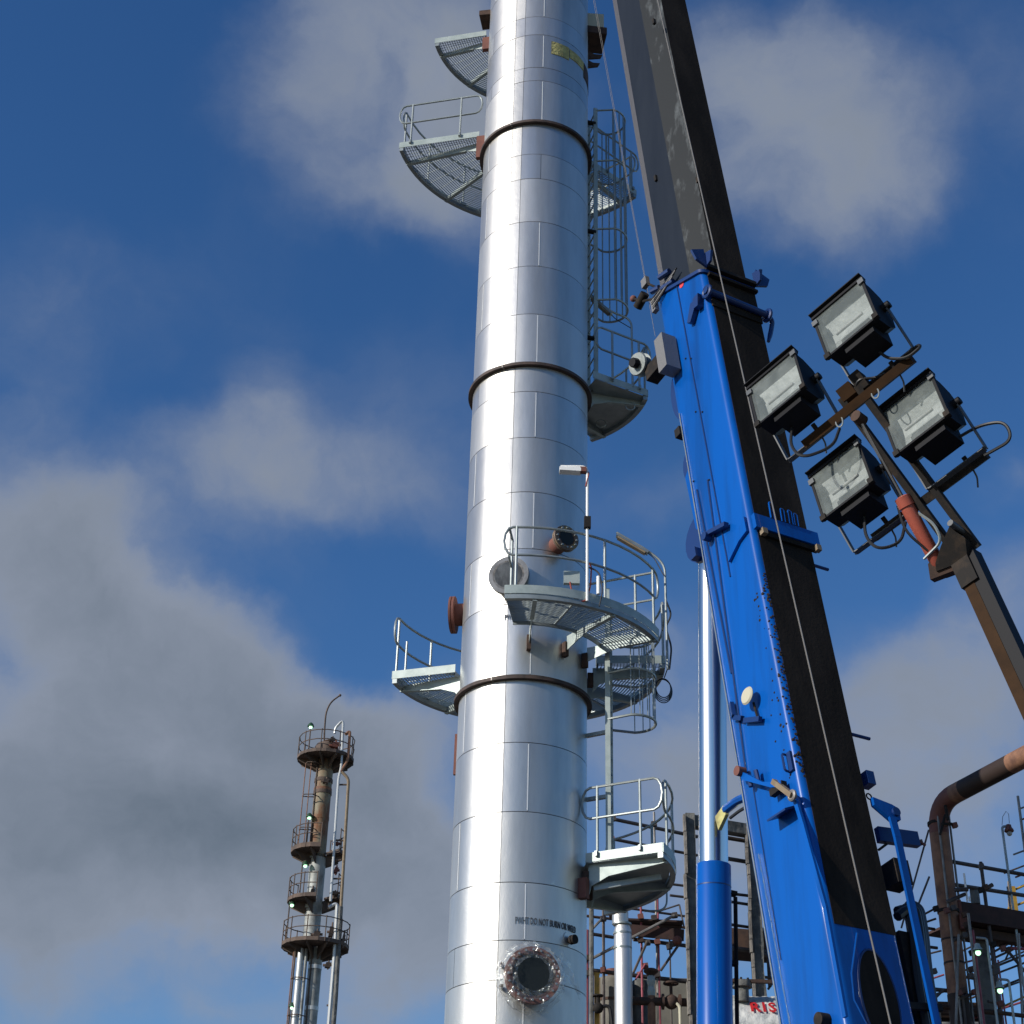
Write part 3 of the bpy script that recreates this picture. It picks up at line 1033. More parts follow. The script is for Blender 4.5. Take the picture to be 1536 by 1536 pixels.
def BP(t, s, n):
    """boom point: t along, s across from the near side face, n below the top face"""
    return M0 + BA * t + WX * (s - BR) - TN * n


def tsn(p):
    d = p - M0
    return d.dot(BA), d.dot(WX) + BR, -d.dot(TN)


def on_top(x, y, n=0.0):
    return tsn(on_plane(x, y, BP(0, 0, n), TN))


def on_side(x, y, s=0.0):
    return tsn(on_plane(x, y, BP(0, s, 0), SN))


def t_top(x, y):
    return on_top(x, y)[0]


T_COL = t_top(1058, 408)
T_BLK = t_top(1250, 1385)
foot = BP(-9.4, BW / 2, BH / 2)
crane = thing('mobile_crane', 'blue mobile crane with its telescopic boom raised nearly upright', 'crane', (foot.x, foot.y, 0))


SLANT = .40 / BH      # the head of the outer section is cut on a slant


def section(t0, t1, poly, mats, name, facets=None, smooth=True, label=None, k0=0.0, k1=0.0):
    mb = MB()
    n = len(poly)
    vs = [BP(t0 + k0 * q, s, q) for s, q in poly] + [BP(t1 + k1 * q, s, q) for s, q in poly]
    for i in range(n):
        j = (i + 1) % n
        mb.add([vs[i], vs[j], vs[n + j], vs[n + i]], [(0, 1, 2, 3)], facets[i] if facets else 0)
    mb.add(vs[:n], [tuple(range(n))])
    mb.add(vs[n:], [tuple(range(n))])
    bmx = bmesh.new()
    o_ = part(name, mb, mats, crane, smooth, label=label)
    bmx.from_mesh(o_.data)
    bmesh.ops.remove_doubles(bmx, verts=bmx.verts, dist=1e-5)
    bmesh.ops.recalc_face_normals(bmx, faces=bmx.faces)
    bmx.to_mesh(o_.data)
    bmx.free()
    if smooth:
        o_.data.set_sharp_from_angle(angle=R_(28))
    return o_


def cross(w0, w1, h, r, inset=0.0):
    """flat top with rounded corners, straight sides, round belly"""
    pts = []
    for k in range(7):
        a = math.pi / 2 * k / 6
        pts.append((w0 + r - r * math.cos(a), r - r * math.sin(a)))
    for k in range(7):
        a = math.pi / 2 * k / 6
        pts.append((w1 - r + r * math.sin(a), r - r * math.cos(a)))
    m = (w0 + w1) / 2
    hw = (w1 - w0) / 2
    pts.append((w1, h))
    for k in range(1, 9):
        a = math.pi * k / 9
        pts.append((m + hw * math.cos(a), h + .20 * math.sin(a)))
    pts.append((w0, h))
    return pts


section(-9.6, T_COL, cross(0, BW, BH, BR), 'blue_paint', 'outer_boom', k1=SLANT)
# grimy black top plate
mb = MB()
mb.prism([BP(T_BLK, BR - .005, 0), BP(T_BLK, BW - .03, 0), BP(T_COL - .02, BW - .03, 0), BP(T_COL - .02, BR - .005, 0)], TN * .004)
part('top_plate', mb, 'black_grime', crane, smooth=False)
# bevel reflection along the lower edge of the side, built as a silver tube
part('edge_glint', MB().tube([BP(-9.4, -.004, BH + .02), BP(T_COL - 1.6, -.004, BH + .02)], .007, 6), 'galvanised', crane)
# inner telescoping section
i0, i1 = .045, BW - .05
inner = [(i0 + .19, .03), (i1 - .04, .03), (i1, .09), (i1, BH - .12), (i1 - .16, BH + .16), (i0 + .10, BH + .16), (i0, BH - .06), (i0, .28)]
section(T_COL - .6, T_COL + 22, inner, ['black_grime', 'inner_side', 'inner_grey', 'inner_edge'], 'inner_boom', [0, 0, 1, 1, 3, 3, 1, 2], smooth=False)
for (x, y) in ((982, 33), (1048, 270), (985, 268)):
    t, s, n = on_side(x, y, i0)
    part('cover_clip', MB().box(BP(t, i0 - .01, n), BA * .05, SN * .02, TN * .02), 'black_steel', crane)

# collar round the head of the outer section
cpts = cross(-.03, BW + .03, BH + .02, BR + .01)
cpts = [(s, n - .03 if n < .3 else n) for s, n in cpts]
section(T_COL - .02, T_COL + .03, cpts, 'blue_dark_paint', 'head_collar', k0=SLANT, k1=SLANT)
part('wiper_strip', MB().beam(BP(T_COL + .06, .05, -.03), BP(T_COL + .06, BW - .02, -.03), .05, .09, TN), 'black_steel', crane)
part('wiper_strip', MB().beam(BP(T_COL - .06, .06, -.035), BP(T_COL - .06, BW - .02, -.035), .04, .05, TN), 'black_grime', crane)
# triangular ears at both corners of the collar
for s0, s1 in ((.03, -.17), (BW - .03, BW + .19)):
    mb = MB()
    mb.prism([BP(T_COL + .02, s0, -.04), BP(T_COL + .30, s0 + (s1 - s0) * .1, -.06), BP(T_COL + .22, s1, -.05), BP(T_COL + .08, s1 * .75 + s0 * .25, -.05)], TN * .03)
    ear = part('guide_ear', mb, 'blue_dark_paint', crane, smooth=False)
    mb = MB()
    mb.prism([BP(T_COL + .04, s0, -.03), BP(T_COL + .28, s0, -.03), BP(T_COL + .20, s0, -.19), BP(T_COL + .06, s0, -.14)], WX * .03)
    link_mesh('ear_web', mb, 'blue_dark_paint', ear)
# clamp bar with eyes across the top plate
tb = t_top(1092, 455)
part('clamp_bar', MB().tube([BP(tb + .02, -.05, -.05), BP(tb - .02, BW + .06, -.05)], .045, 10), 'blue_dark_paint', crane)
part('clamp_plate', MB().beam(BP(tb - .10, .05, -.012), BP(tb - .10, BW - .02, -.012), .12, .02, TN), 'black_grime', crane, smooth=False)
for s, q in ((-.03, .0), (BW + .05, -.02)):
    part('clamp_eye', MB().tube([BP(tb + q + math.cos(a) * .07, s, -.05 + math.sin(a) * .07) for a in [2 * math.pi * i / 14 for i in range(14)]], .024, 7, True), 'blue_dark_paint', crane)
part('clamp_hook', MB().tube(arc_fillet([BP(tb - .02, BW + .06, -.05), BP(tb - .05, BW + .14, -.02), BP(tb - .20, BW + .12, .03), BP(tb - .36, BW + .07, .05)], .06), [.03] * 13 + [.02], 7), 'blue_dark_paint', crane)
mb = MB()
mb.prism([BP(tb + .02, -.01, .10), BP(tb + .06, -.01, .24), BP(tb - .16, -.01, .36), BP(tb - .20, -.01, .30)], SN * .06)
part('latch_wing', mb, 'blue_dark_paint', crane, smooth=False)
mb = MB()
mb.prism([BP(tb + .05, -.01, .05), BP(tb + .05, -.01, .16), BP(tb - .10, -.01, .17), BP(tb - .12, -.01, .09)], SN * .08)
part('latch_wing', mb, 'blue_dark_paint', crane, smooth=False)
# red tag on the side face
t, s, n = on_side(1023, 427)
part('red_tag', MB().lathe(BP(t, -.001, n), SN, [(0, .045), (.006, .045)], 16), 'red_tag', crane)
# rollers and cable ends at the upper left corner
for (x, y, l) in ((1000, 405, .30), (985, 430, .22), (1006, 420, .34)):
    t, s, n = on_side(x, y, -.04)
    part('guide_roller', MB().tube([BP(t, .0, n), BP(t + .04, -.03, n + l * .6)], .04, 8), 'blue_dark_paint', crane)
for k in range(5):
    t0, s, n0 = on_side(1015 - 2 * k, 402 + 4 * k, -.03)
    t1, s, n1 = on_side(978 + 1 * k, 452 + 3 * k, -.03)
    part('hose', MB().tube([BP(t0, -.03, n0), BP(t1, -.05, n1)], .011, 6), ['cable_black', 'scaffold_pale'][k % 2], crane)
t, s, n = on_side(968, 424, .0)
part('limit_switch', MB().box(BP(t, .0, n), BA * .07, SN * .03, TN * .055), 'chequer_plate', crane)
t, s, n = on_side(962, 452, .0)
part('limit_weight', MB().tube([BP(t + .05, 0, n - .10), BP(t - .02, 0, n + .10)], .06, 10), 'black_steel', crane)
t, s, n = on_side(950, 448, .0)
part('limit_bulb', MB().sphere(BP(t, 0, n), .045), 'oxide_primer', crane)
part('switch_arm', MB().tube([BP(*on_side(968, 424, 0)), BP(*on_side(996, 436, 0))], .016, 6), 'black_steel', crane)
part('switch_arm', MB().tube([BP(*on_side(950, 448, 0)), BP(*on_side(964, 452, 0)), BP(*on_side(990, 446, 0))], .016, 6), 'black_steel', crane)
t, s, n = on_side(982, 458, -.02)
part('bracket_plate', MB().box(BP(t, -.02, n), BA * .11, SN * .03, TN * .04), 'chequer_plate', crane, smooth=False)
# chequer plate box and cable reel on the belly side
t, s, n = on_side(1003, 533, -.10)
part('reel_box', MB().box(BP(t, -.12, n), BA * .27, SN * .10, TN * .085), 'chequer_plate', crane, smooth=False)
t, s, n = on_side(985, 555, -.08)
part('reel_bracket', MB().box(BP(t, -.08, n), BA * .10, SN * .08, TN * .13), 'black_steel', crane, smooth=False)
t, s, n = on_side(970, 550, -.08)
reel = part('cable_reel', MB().lathe(BP(t, -.12, n), (SN * 1.0 + TN * .15 - BA * .25), [(0, .13), (.02, .15), (.03, .05), (.09, .05), (.10, .15), (.12, .14)], 24), 'lamp_reflector', crane)
link_mesh('reel_hub', MB().lathe(BP(t, -.14, n), (SN * 1.0 + TN * .15 - BA * .25), [(0.1, .065), (.18, .06)], 8), 'black_plastic', reel)
link_mesh('hub_cap', MB().lathe(BP(t + .01, -.20, n + .10), (SN * 1.0 + TN * .15 - BA * .25), [(0, .035), (.05, .03)], 10), 'lamp_reflector', reel)
# guards bulging from the belly edge
for (x, y, hl, dp) in ((1012, 600, .38, .17), (1029, 705, .24, .16), (1050, 805, .32, .34)):
    t, s, n = on_side(x, y, .06)
    mb = MB()
    pl = [BP(t + hl, .06, BH - .02)]
    for k in range(11):
        a = math.pi * (1 - k / 10)
        pl.append(BP(t + hl * math.cos(math.pi - a), .06, BH + dp * math.sin(a) + .04))
    pl.append(BP(t - hl, .06, BH - .02))
    mb.prism(pl, WX * .05)
    part('hose_guard', mb, 'blue_dark_paint', crane, smooth=False)
for k, (x, y) in enumerate(((1022, 650), (1046, 832))):
    t, s, n = on_side(x, y, .03)
    part('guard_bracket', MB().box(BP(t, .02, n), BA * .06, SN * .05, TN * .05), ['black_steel', 'blue_dark_paint'][k], crane)
t, s, n = on_side(1062, 808, -.05)
part('pivot_bracket', MB().beam(BP(t + .06, -.05, n), BP(t - .05, -.05, n - .34), .06, .05), 'blue_dark_paint', crane)
part('pivot_pin', MB().lathe(BP(t + .02, -.02, n), SN, [(0, .05), (.09, .05)], 12), 'blue_dark_paint', crane)
# flap on the belly, blue, and small brackets on it
t, s, n = on_side(1040, 745, .0)
part('side_flap', MB().prism([BP(t + .5, .01, BH - .02), BP(t + .36, .01, BH + .12), BP(t - .42, .01, BH + .08), BP(t - .5, .01, BH - .02)], WX * .03), 'blue_paint', crane, smooth=False)
# conduits running down the side
for (pa_, pb_, r) in (((1016, 430), (1096, 865), .008), ((1046, 735), (1098, 1010), .012), ((1062, 720), (1120, 1160), .011), ((1130, 1180), (1172, 1440), .005)):
    a, b = on_side(*pa_), on_side(*pb_)
    part('side_conduit', MB().tube([BP(a[0], -.006, a[2]), BP(b[0], -.006, b[2])], r, 6), 'blue_dark_paint', crane)
for (x, y) in ((1037, 538), (1029, 538), (1054, 618), (1044, 618), (1064, 720), (1041, 722)):
    t, s, n = on_side(x, y)
    part('bolt', MB().lathe(BP(t, -.0, n), SN, [(0, .012), (.012, .010)], 8), 'black_steel', crane)
# lower band with upstand and a pair of lifting links
t2 = t_top(1180, 800)
mb = MB()
mb.prism([BP(t2 - .09, .02, -.002), BP(t2 + .09, .02, -.002), BP(t2 + .09, BW + .06, -.002), BP(t2 - .09, BW + .06, -.002)], TN * .055)
part('boom_band', mb, 'blue_paint', crane, smooth=False)
t, s, n = on_side(1096, 806)
mb = MB()
mb.prism([BP(t2 + .10, -.001, .05), BP(t2 - .09, -.001, .05), BP(t2 - .12, -.001, .20), BP(t2 - .24, -.001, .42), BP(t2 - .20, -.001, .42), BP(t2 - .02, -.001, .22)], SN * .035)
part('band_fin', mb, 'blue_paint', crane, smooth=False)
mb = MB()
mb.beam(BP(t2 - .13, .10, -.02), BP(t2 - .13, BW + .03, -.02), .06, .04, TN)
part('band_lip', mb, 'black_grime', crane, smooth=False)
for s in (.11, BW + .02):
    part('lip_block', MB().box(BP(t2 - .13, s, -.05), BA * .035, WX * .03, TN * .03), 'pale_band', crane)
for (sx, q) in ((.26, .30), (.40, .26), (.50, .27), (.57, .25)):
    c0, c1 = BP(t2 + .09, sx, -.06), BP(t2 + q, sx + .0, -.07)
    dd = WX * .022
    part('lifting_link', MB().tube(arc_fillet([c0 - dd, c1 - dd, c1 + dd, c0 + dd], .022, 4), .009, 6), 'blue_paint', crane)
# mirror-like round lamp and pedals on the side
t, s, n = on_side(1125, 1045, -.06)
lampd = part('round_marker', MB().lathe(BP(t, -.08, n), SN + BA * .1, [(0, .085), (.015, .095), (.03, .08)], 24), 'old_ivory', crane)
link_mesh('marker_stem', MB().tube([BP(t - .06, -.03, n), BP(t - .24, -.03, n - .02)], .012, 6), 'black_steel', lampd)
for (x0, y0, x1, y1) in ((1097, 1055, 1103, 1075), (1100, 1076, 1116, 1078), (1117, 1081, 1143, 1079)):
    a, b = on_side(x0, y0, -.03), on_side(x1, y1, -.03)
    part('valve_lever', MB().beam(BP(a[0], -.03, a[2]), BP(b[0], -.05, b[2]), .04, .05), 'blue_dark_paint', crane)
t, s, n = on_side(1184, 1145)
part('grab_handle', MB().tube(arc_fillet([BP(t + .09, .0, n + .01), BP(t + .09, -.07, n), BP(t - .09, -.07, n), BP(t - .09, .0, n + .01)], .03), .012, 6), 'blue_dark_paint', crane)
part('handle_plate', MB().box(BP(t, -.012, n - .03), BA * .10, SN * .012, TN * .03), 'blue_dark_paint', crane, smooth=False)
# jib stowage linkage: arm, grey link and long rod, on each side
a, b, c = on_side(1118, 1165, -.06), on_side(1160, 1178, -.06), on_side(1191, 1194, -.08)
part('stowage_arm', MB().prism([BP(a[0] + .05, -.05, a[2]), BP(a[0] - .03, -.05, a[2] + .02), BP(b[0] - .03, -.05, b[2]), BP(b[0] - .10, -.05, b[2] - .14), BP(b[0] - .05, -.05, b[2] - .16), BP(b[0] + .08, -.05, b[2] + .1)], SN * .05), 'blue_paint', crane, smooth=False)
part('arm_lug', MB().lathe(BP(a[0] + .06, -.05, a[2] + .02), SN, [(0, .05), (.09, .05)], 12), 'oxide_primer', crane)
for dx in (.06, .18):
    part('arm_peg', MB().tube([BP(a[0] - .03, -.07, a[2] - dx), BP(a[0] - .14, -.06, a[2] - dx)], .025, 7), 'blue_dark_paint', crane)
part('grey_link', MB().beam(BP(b[0] - .0, -.10, b[2] - .06), BP(c[0], -.10, c[2]), .05, .05), 'pale_band', crane)
part('link_block', MB().box(BP(b[0] - .07, -.06, b[2] - .06), BA * .035, SN * .03, TN * .10), 'black_steel', crane)
part('link_eye', MB().tube([BP(c[0] + math.cos(q) * .04, -.10, c[2] + math.sin(q) * .04) for q in [2 * math.pi * i / 14 for i in range(14)]], .02, 7, True), 'scaffold_pale', crane)
pts = [on_side(x, y, -.05) for x, y in ((1193, 1200), (1204, 1235), (1238, 1360), (1268, 1525))]
mb = MB()
for (p, q) in zip(pts, pts[1:]):
    mb.beam(BP(p[0], -.05, p[2]), BP(q[0] - .005, -.05, q[2]), .045, .028, SN)
part('stowage_rod', mb, 'blue_paint', crane, smooth=False)
mb = MB()
t, s, n = on_side(1180, 1225, -.0)
mb.prism([BP(t + .04, -.0, n + .12), BP(t + .02, -.0, n - .16), BP(t - .04, -.14, n - .16), BP(t - .02, -.14, n + .12)], BA * .02)
part('stowage_bracket', mb, 'blue_dark_paint', crane, smooth=False)
# right hand side: arm, rod, channel bracket, box, pins
SR = BW + .08
a, b = on_plane(1305, 1208, BP(0, BW, 0), SN), on_plane(1338, 1222, BP(0, BW + .16, 0), SN)
at, bt = tsn(a), tsn(b)
NT = -.05
pin_y = [(1292, 1102, .20), (1236, 849, .16)]


def right_pt(x, y, n=.02):
    """point of the picture in the plane of the top face moved n below it"""
    q = on_top(x, y, n)
    return BP(*q)


A_, B_ = right_pt(1306, 1206), right_pt(1338, 1222)
part('stowage_arm', MB().prism([A_ + BA * .05, A_ - BA * .03, B_ - BA * .09 - WX * .06, B_ - BA * .07 + WX * .05, B_ + BA * .05 + WX * .06, B_ + BA * .08 - WX * .02], TN * .05), 'blue_paint', crane, smooth=False)
part('arm_pin', MB().lathe(B_, TN, [(.02, .045), (.075, .045)], 14), 'blue_dark_paint', crane)
part('arm_ring', MB().tube([A_ + BA * (.08 + math.cos(q) * .03) + WX * (math.sin(q) * .03) for q in [2 * math.pi * i / 10 for i in range(10)]], .008, 6, True), 'black_steel', crane)
Q = [right_pt(x, y, -.03) for x, y in ((1338, 1226), (1346, 1256), (1372, 1380), (1408, 1550))]
mb = MB()
for p, q in zip(Q, Q[1:]):
    mb.beam(p, q - BA * .005, .075, .03, TN)
part('stowage_rod', mb, 'blue_paint', crane, smooth=False)
C0, C1 = right_pt(1316, 1252, .12), right_pt(1376, 1260, .12)
part('stowage_bracket', MB().box((C0 + C1) / 2, (C1 - C0) / 2, BA * .075, TN * .03), 'blue_dark_paint', crane, smooth=False)
part('bracket_stay', MB().beam(right_pt(1318, 1275, .12), right_pt(1330, 1266, .12), .02, .02), 'black_steel', crane)
part('bracket_tip', MB().tube([C1, right_pt(1388, 1268, .12)], .014, 6), 'oxide_primer', crane)
D0 = right_pt(1345, 1313, .10)
part('control_box', MB().box(D0, WX * .085, BA * .12, TN * .10), 'black_steel', crane, smooth=False)
for (x, y, l) in pin_y:
    p0 = right_pt(x - 12, y, .08)
    part('side_pin', MB().tube([p0 - WX * .04, p0 + WX * l], .018, 7), 'blue_dark_paint', crane)
part('side_block', MB().box(right_pt(1301, 1170, .06), WX * .045, BA * .07, TN * .06), 'blue_dark_paint', crane, smooth=False)
# black hose bundle hanging off the right side near the foot
for k in range(6):
    ox = random.uniform(-5, 5)
    pts = [right_pt(x + ox + k * 4 - 10, y, .15 + .03 * k) for x, y in ((1352, 1375 - 4 * k), (1368, 1362), (1375, 1400), (1380, 1460), (1398, 1560), (1420, 1660))]
    part('hydraulic_hose', MB().tube(arc_fillet(pts, .2), .045, 8), 'cable_black', crane)
part('hose_tray', MB().beam(right_pt(1358, 1400, .2), right_pt(1392, 1560, .2), .20, .06, TN), 'black_steel', crane)
part('tray_clamp', MB().beam(right_pt(1350, 1508, .05), right_pt(1412, 1512, .05), .06, .04, TN), 'black_steel', crane)
# oval cutout with its inside shade painted black, and two creases of the plate
oc = on_top(1319, 1500)
mb = MB()
mb.prism([BP(oc[0] + math.cos(a) * .44, oc[1] + math.sin(a) * .19, 0) for a in [2 * math.pi * i / 32 for i in range(32)]], TN * .012)
cov = part('cutout_shade', mb, 'black_grime', crane, smooth=False)
link_mesh('cutout_rim', MB().tube([BP(oc[0] + math.cos(a) * .45, oc[1] + math.sin(a) * .20, -.006) for a in [2 * math.pi * i / 36 for i in range(36)]], .012, 6, True), 'blue_dark_paint', cov)
cr = [on_top(x, y) for x, y in ((1285, 1400), (1277, 1460), (1281, 1500), (1305, 1545))]
part('plate_crease', MB().tube([BP(q[0], q[1], -.001) for q in cr], .010, 6), 'blue_paint', crane)
# pin ends at the foot of the side face
t, s, n = on_side(1241, 1531)
part('foot_pin', MB().lathe(BP(t, -.0, n), SN, [(0, .06), (.10, .06)], 16), 'black_steel', crane)
# hose arm between boom and lift cylinder
a, b = on_side(1118, 1200, .3), on_side(1088, 1215, .3)
part('hose_arm', MB().tube(arc_fillet([BP(a[0], .3, a[2] - .1), BP(a[0] + .06, .3, a[2] + .12), BP(b[0], .3, b[2])], .1), .045, 8), 'blue_paint', crane)
part('arm_tip', MB().prism([BP(b[0] + .05, .28, b[2]), BP(b[0] - .06, .28, b[2] - .02), BP(b[0] - .16, .28, b[2] + .14), BP(b[0] + .0, .28, b[2] + .16)], WX * .04), 'insulation_yellow', crane, smooth=False)
part('hose', MB().tube(arc_fillet([BP(a[0] - .10, .3, a[2] - .1), BP(a[0] - .06, .3, a[2] + .1), BP(b[0] - .12, .3, b[2] - .06)], .08), .018, 6), 'cable_black', crane)
# lift cylinder in the plane of the boom
pc = BP(0, BW / 2, 0)
Lo, Mid, Hi = on_plane(1072, 1536, pc, SN), on_plane(1071, 1297, pc, SN), on_plane(1067, 800, pc, SN)
ax = (Hi - Lo).normalized()
Lo2 = Lo - ax * ((Lo.z - 1.9) / ax.z)
d_px = (Mid - EYE).dot(FW) / F_PX
part('cylinder_barrel', MB().lathe(Lo2, ax, [(0, 26 * d_px), ((Mid - Lo2).length - .01, 26 * d_px), ((Mid - Lo2).length, 25 * d_px)], 40), 'blue_paint', crane)
g0 = (on_plane(1072, 1331, pc, SN) - Lo2).length
part('barrel_groove', MB().lathe(Lo2, ax, [(g0, 26.2 * d_px), (g0 + .012, 26.2 * d_px)], 40), 'blue_dark_paint', crane)
part('cylinder_rod', MB().lathe(Lo2, ax, [((Mid - Lo2).length - .2, 21.8 * d_px), ((Hi - Lo2).length + .6, 21.8 * d_px)], 48), 'chrome_rod', crane)
for dz in (0, -.7, -1.4):
    p = Mid + ax * (dz - .26) + WX * (26 * d_px + .04)
    part('pipe_clip', MB().box(p, WX * .05, ax * .02, TN * .03), 'black_steel', crane)
p = Mid - ax * .30 + WX * (26 * d_px + .07) + TN * .02
part('cylinder_pipe', MB().tube([p, p - ax * 2.2, p - ax * 3.4], .022, 7), 'black_steel', crane)
# ropes: hoist rope along the boom back, two sensor cables along the belly
p0, p1 = BP(*on_top(1336, 1536, -.10)), BP(*on_top(1090, 455, -.22))
dr = (p1 - p0).normalized()
part('hoist_rope', MB().tube([p0 - dr * 3.0, p1 + dr * 24], .0085, 6), 'steel_rope', crane)
for (x0, y0, x1, y1, s) in ((890, 0, 983, 505, .05), (903, 60, 975, 455, .35)):
    p0, p1 = on_plane(x1, y1, BP(0, s, 0), SN), on_plane(x0, y0, BP(0, s, 0), SN)
    part('sensor_cable', MB().tube([p0, p1 + (p1 - p0).normalized() * 8], .0028, 5), 'steel_rope', crane)
mb = MB()
for k in range(170):
    yy = random.uniform(860, 1165)
    q_ = on_top(1157 + (yy - 900) * .195, yy)
    e_ = abs(random.gauss(0, .07))
    c_ = BP(q_[0] + random.uniform(-.05, .05), max(.0, BR - e_ * .8) - .001, max(.002, BR - math.sqrt(max(0, BR ** 2 - min(BR, e_ * .8) ** 2))) - .003)
    if e_ > .09:
        c_ = BP(q_[0], -.002, e_)
    r_ = random.uniform(.006, .020)
    nd = (SN * min(1, e_ / BR) + TN * max(0.05, 1 - e_ / BR)).normalized()
    mb.lathe(c_, nd, [(-.004, r_), (.002, r_ * .8)], 6)
part('grime_flakes', mb, 'black_grime', crane, smooth=False, kind='stuff')
mb = MB()
for k in range(46):
    f_ = k / 45
    q_ = on_side(1139 + 47 * f_ + random.uniform(-.4, .4), 1284 + 256 * f_)
    mb.tube([BP(q_[0] - random.uniform(.01, .035), -.003, q_[2]), BP(q_[0] + .02, -.003, q_[2])], random.uniform(.004, .009), 6)
part('weld_beads', mb, 'chrome_rod', crane, kind='stuff')
# carrier and superstructure, below the picture
ux = V((BA.x, BA.y, 0)).normalized()
uy = V((-ux.y, ux.x, 0))
fz = V((foot.x, foot.y, 0))
part('turntable', MB().box(fz + ux * .6 + V((0, 0, 1.75)), ux * 2.2, uy * 1.1, (0, 0, .30)), 'blue_paint', crane, smooth=False)
part('carrier', MB().box(fz + ux * .8 + V((0, 0, 1.0)), ux * 5.2, uy * 1.25, (0, 0, .42)), 'blue_paint', crane, smooth=False)
for i in range(4):
    for sg in (-1, 1):
        part('wheel', MB().lathe(fz + ux * (-3.2 + 2.5 * i) + uy * (sg * 1.0) + V((0, 0, .62)), uy * sg, [(0, .6), (.05, .62), (.3, .62), (.35, .55)], 24), 'tyre_rubber', crane)

# ------------------------------------------------------------------ FLOODLIGHT TOWER
LB = V((.6466, -.7126, .2722)).normalized()
LM = V((-.5808, -.2291, .7811)).normalized()
LV = V((.04, -.20, -.98))
LV = (LV - LB * LV.dot(LB)).normalized()
LN = LB.cross(LV).normalized()
if LN.x > 0:
    LN = -LN
PU = at_h(1285, 605, 9.9)
PL = PU - LM * .855
KN = at_h(1441, 834, 10.35)
base = V((5.2, 8.3, 0))
tower = thing('light_tower', 'mobile floodlight tower mast of brown box section folded at a knuckle', 'light tower', base)
LOW = at_h(1556, 1085, 10.15)
dl = (KN - LOW).normalized()
foot2 = KN - dl * ((KN.z - 1.0) / dl.z)
# lower mast: brown box section leaning, down to its trailer
mb = MB()
mb.beam(foot2 - LB * .015, KN - dl * .05 - LB * .015, .085, .09, LN)
part('lower_mast', mb, 'mast_brown', tower, smooth=False)
part('mast_channel', MB().beam(foot2 + LB * .072 + LN * -.02, KN - dl * .02 + LB * .072 + LN * -.02, .088, .12, LN), 'black_plastic', tower, smooth=False)
part('mast_sleeve', MB().beam(KN - dl * .28, KN + dl * .06, .14, .125, LN), 'black_steel', tower, smooth=False)
# upper mast: twin bars
for off, w_ in ((-.035, .05), (.115, .052)):
    part('upper_mast', MB().beam(KN + LB * (off + .02) - LM * .02, PU + LM * .10 + LB * (off - .03), w_, .06, LN), 'black_steel', tower, smooth=False)
part('knuckle', MB().prism([KN + LB * -.15 + LM * -.02, KN - LB * .05 + LM * .05, KN + LB * .09 + LM * .13, KN + LB * .13 + LM * .0, KN + LB * .05 - LM * .13, KN - LB * .18 - LM * .07], LN * .12), 'black_steel', tower, smooth=False)
part('knuckle_pin', MB().lathe(KN + LB * .12 + LM * .12, LN, [(-.05, .025), (.16, .025)], 10), 'dull_yoke', tower)
# ram
r0, r1 = KN - LB * .16 - LM * .03 + LN * .05, PU - LM * .14 - LB * .04 + LN * .05
part('ram_rod', MB().tube([r0, r1], .016, 8), 'chrome_rod', tower)
rd = (r1 - r0).normalized()
part('ram_cylinder', MB().lathe(r0, rd, [(.02, .035), (.05, .052), (.50, .052), (.505, .060), (.58, .060), (.59, .03)], 18), 'salmon_cylinder', tower)
part('ram_hose', MB().tube(arc_fillet([r0 + rd * .12 + LN * .06, r0 + rd * .3 + LN * .1 - LB * .07, r0 + rd * .55 - LB * .06], .1), .010, 6), 'cable_black', tower)
part('ram_hose', MB().tube(arc_fillet([r0 + rd * .08 + LN * .07 - LB * .05, r0 + rd * .10 + LN * .08 + LB * .13, r0 + rd * .26 + LB * .13 + LN * .04, r0 + rd * .42 + LB * .05], .06), .011, 6), 'galvanised', tower)
part('ram_foot', MB().prism([r0 - LB * .09 - rd * .05, r0 + LB * .12 - rd * .10, r0 + LB * .05 + rd * .06, r0 - LB * .05 + rd * .05], LN * .05), 'rust_dark', tower, smooth=False)
part('ram_eye', MB().lathe(r1, LN, [(-.04, .045), (.05, .045)], 12), 'rust_dark', tower)
part('head_plate', MB().box(PU + LM * .08, LB * .06, LM * .05, LN * .05), 'mast_brown', tower, smooth=False)
part('head_plate', MB().box(PU + LM * .09 + LB * .12, LB * .045, LM * .07, LN * .045), 'black_steel', tower, smooth=False)
for PB, mt in ((PU, 'mast_brown'), (PL, 'black_steel')):
    part('crossbar', MB().beam(PB - LB * .50, PB + LB * .52, .085, .065, LM), mt, tower, smooth=False)
    for s_ in (-.36, .38):
        part('crossbar_bolt', MB().tube([PB + LB * s_ + LM * .035, PB + LB * s_ + LM * .085], .018, 7), 'black_steel', tower)
        part('wing_bolt', MB().tube(arc_fillet([PB + LB * s_ - LM * .03, PB + LB * (s_ - .01) - LM * .09, PB + LB * (s_ - .05) - LM * .15], .02), .007, 5), 'dull_yoke', tower)
for s_ in (-.17, .17):
    part('safety_ring', MB().tube([PU + LB * (s_ + math.cos(q) * .03) - LM * .05 + LN * .05 + LV * (.02 + math.sin(q) * .055) for q in [2 * math.pi * i / 14 for i in range(14)]], .006, 6, True), 'galvanised', tower)
part('cable_loop', MB().tube(arc_fillet([PU + LM * .03 + LB * .02, PU + LM * .1 + LB * .12 + LN * .05, PU + LM * .06 + LB * .22, PU + LM * .04 + LB * .3], .06), .012, 6), 'cable_black', tower)


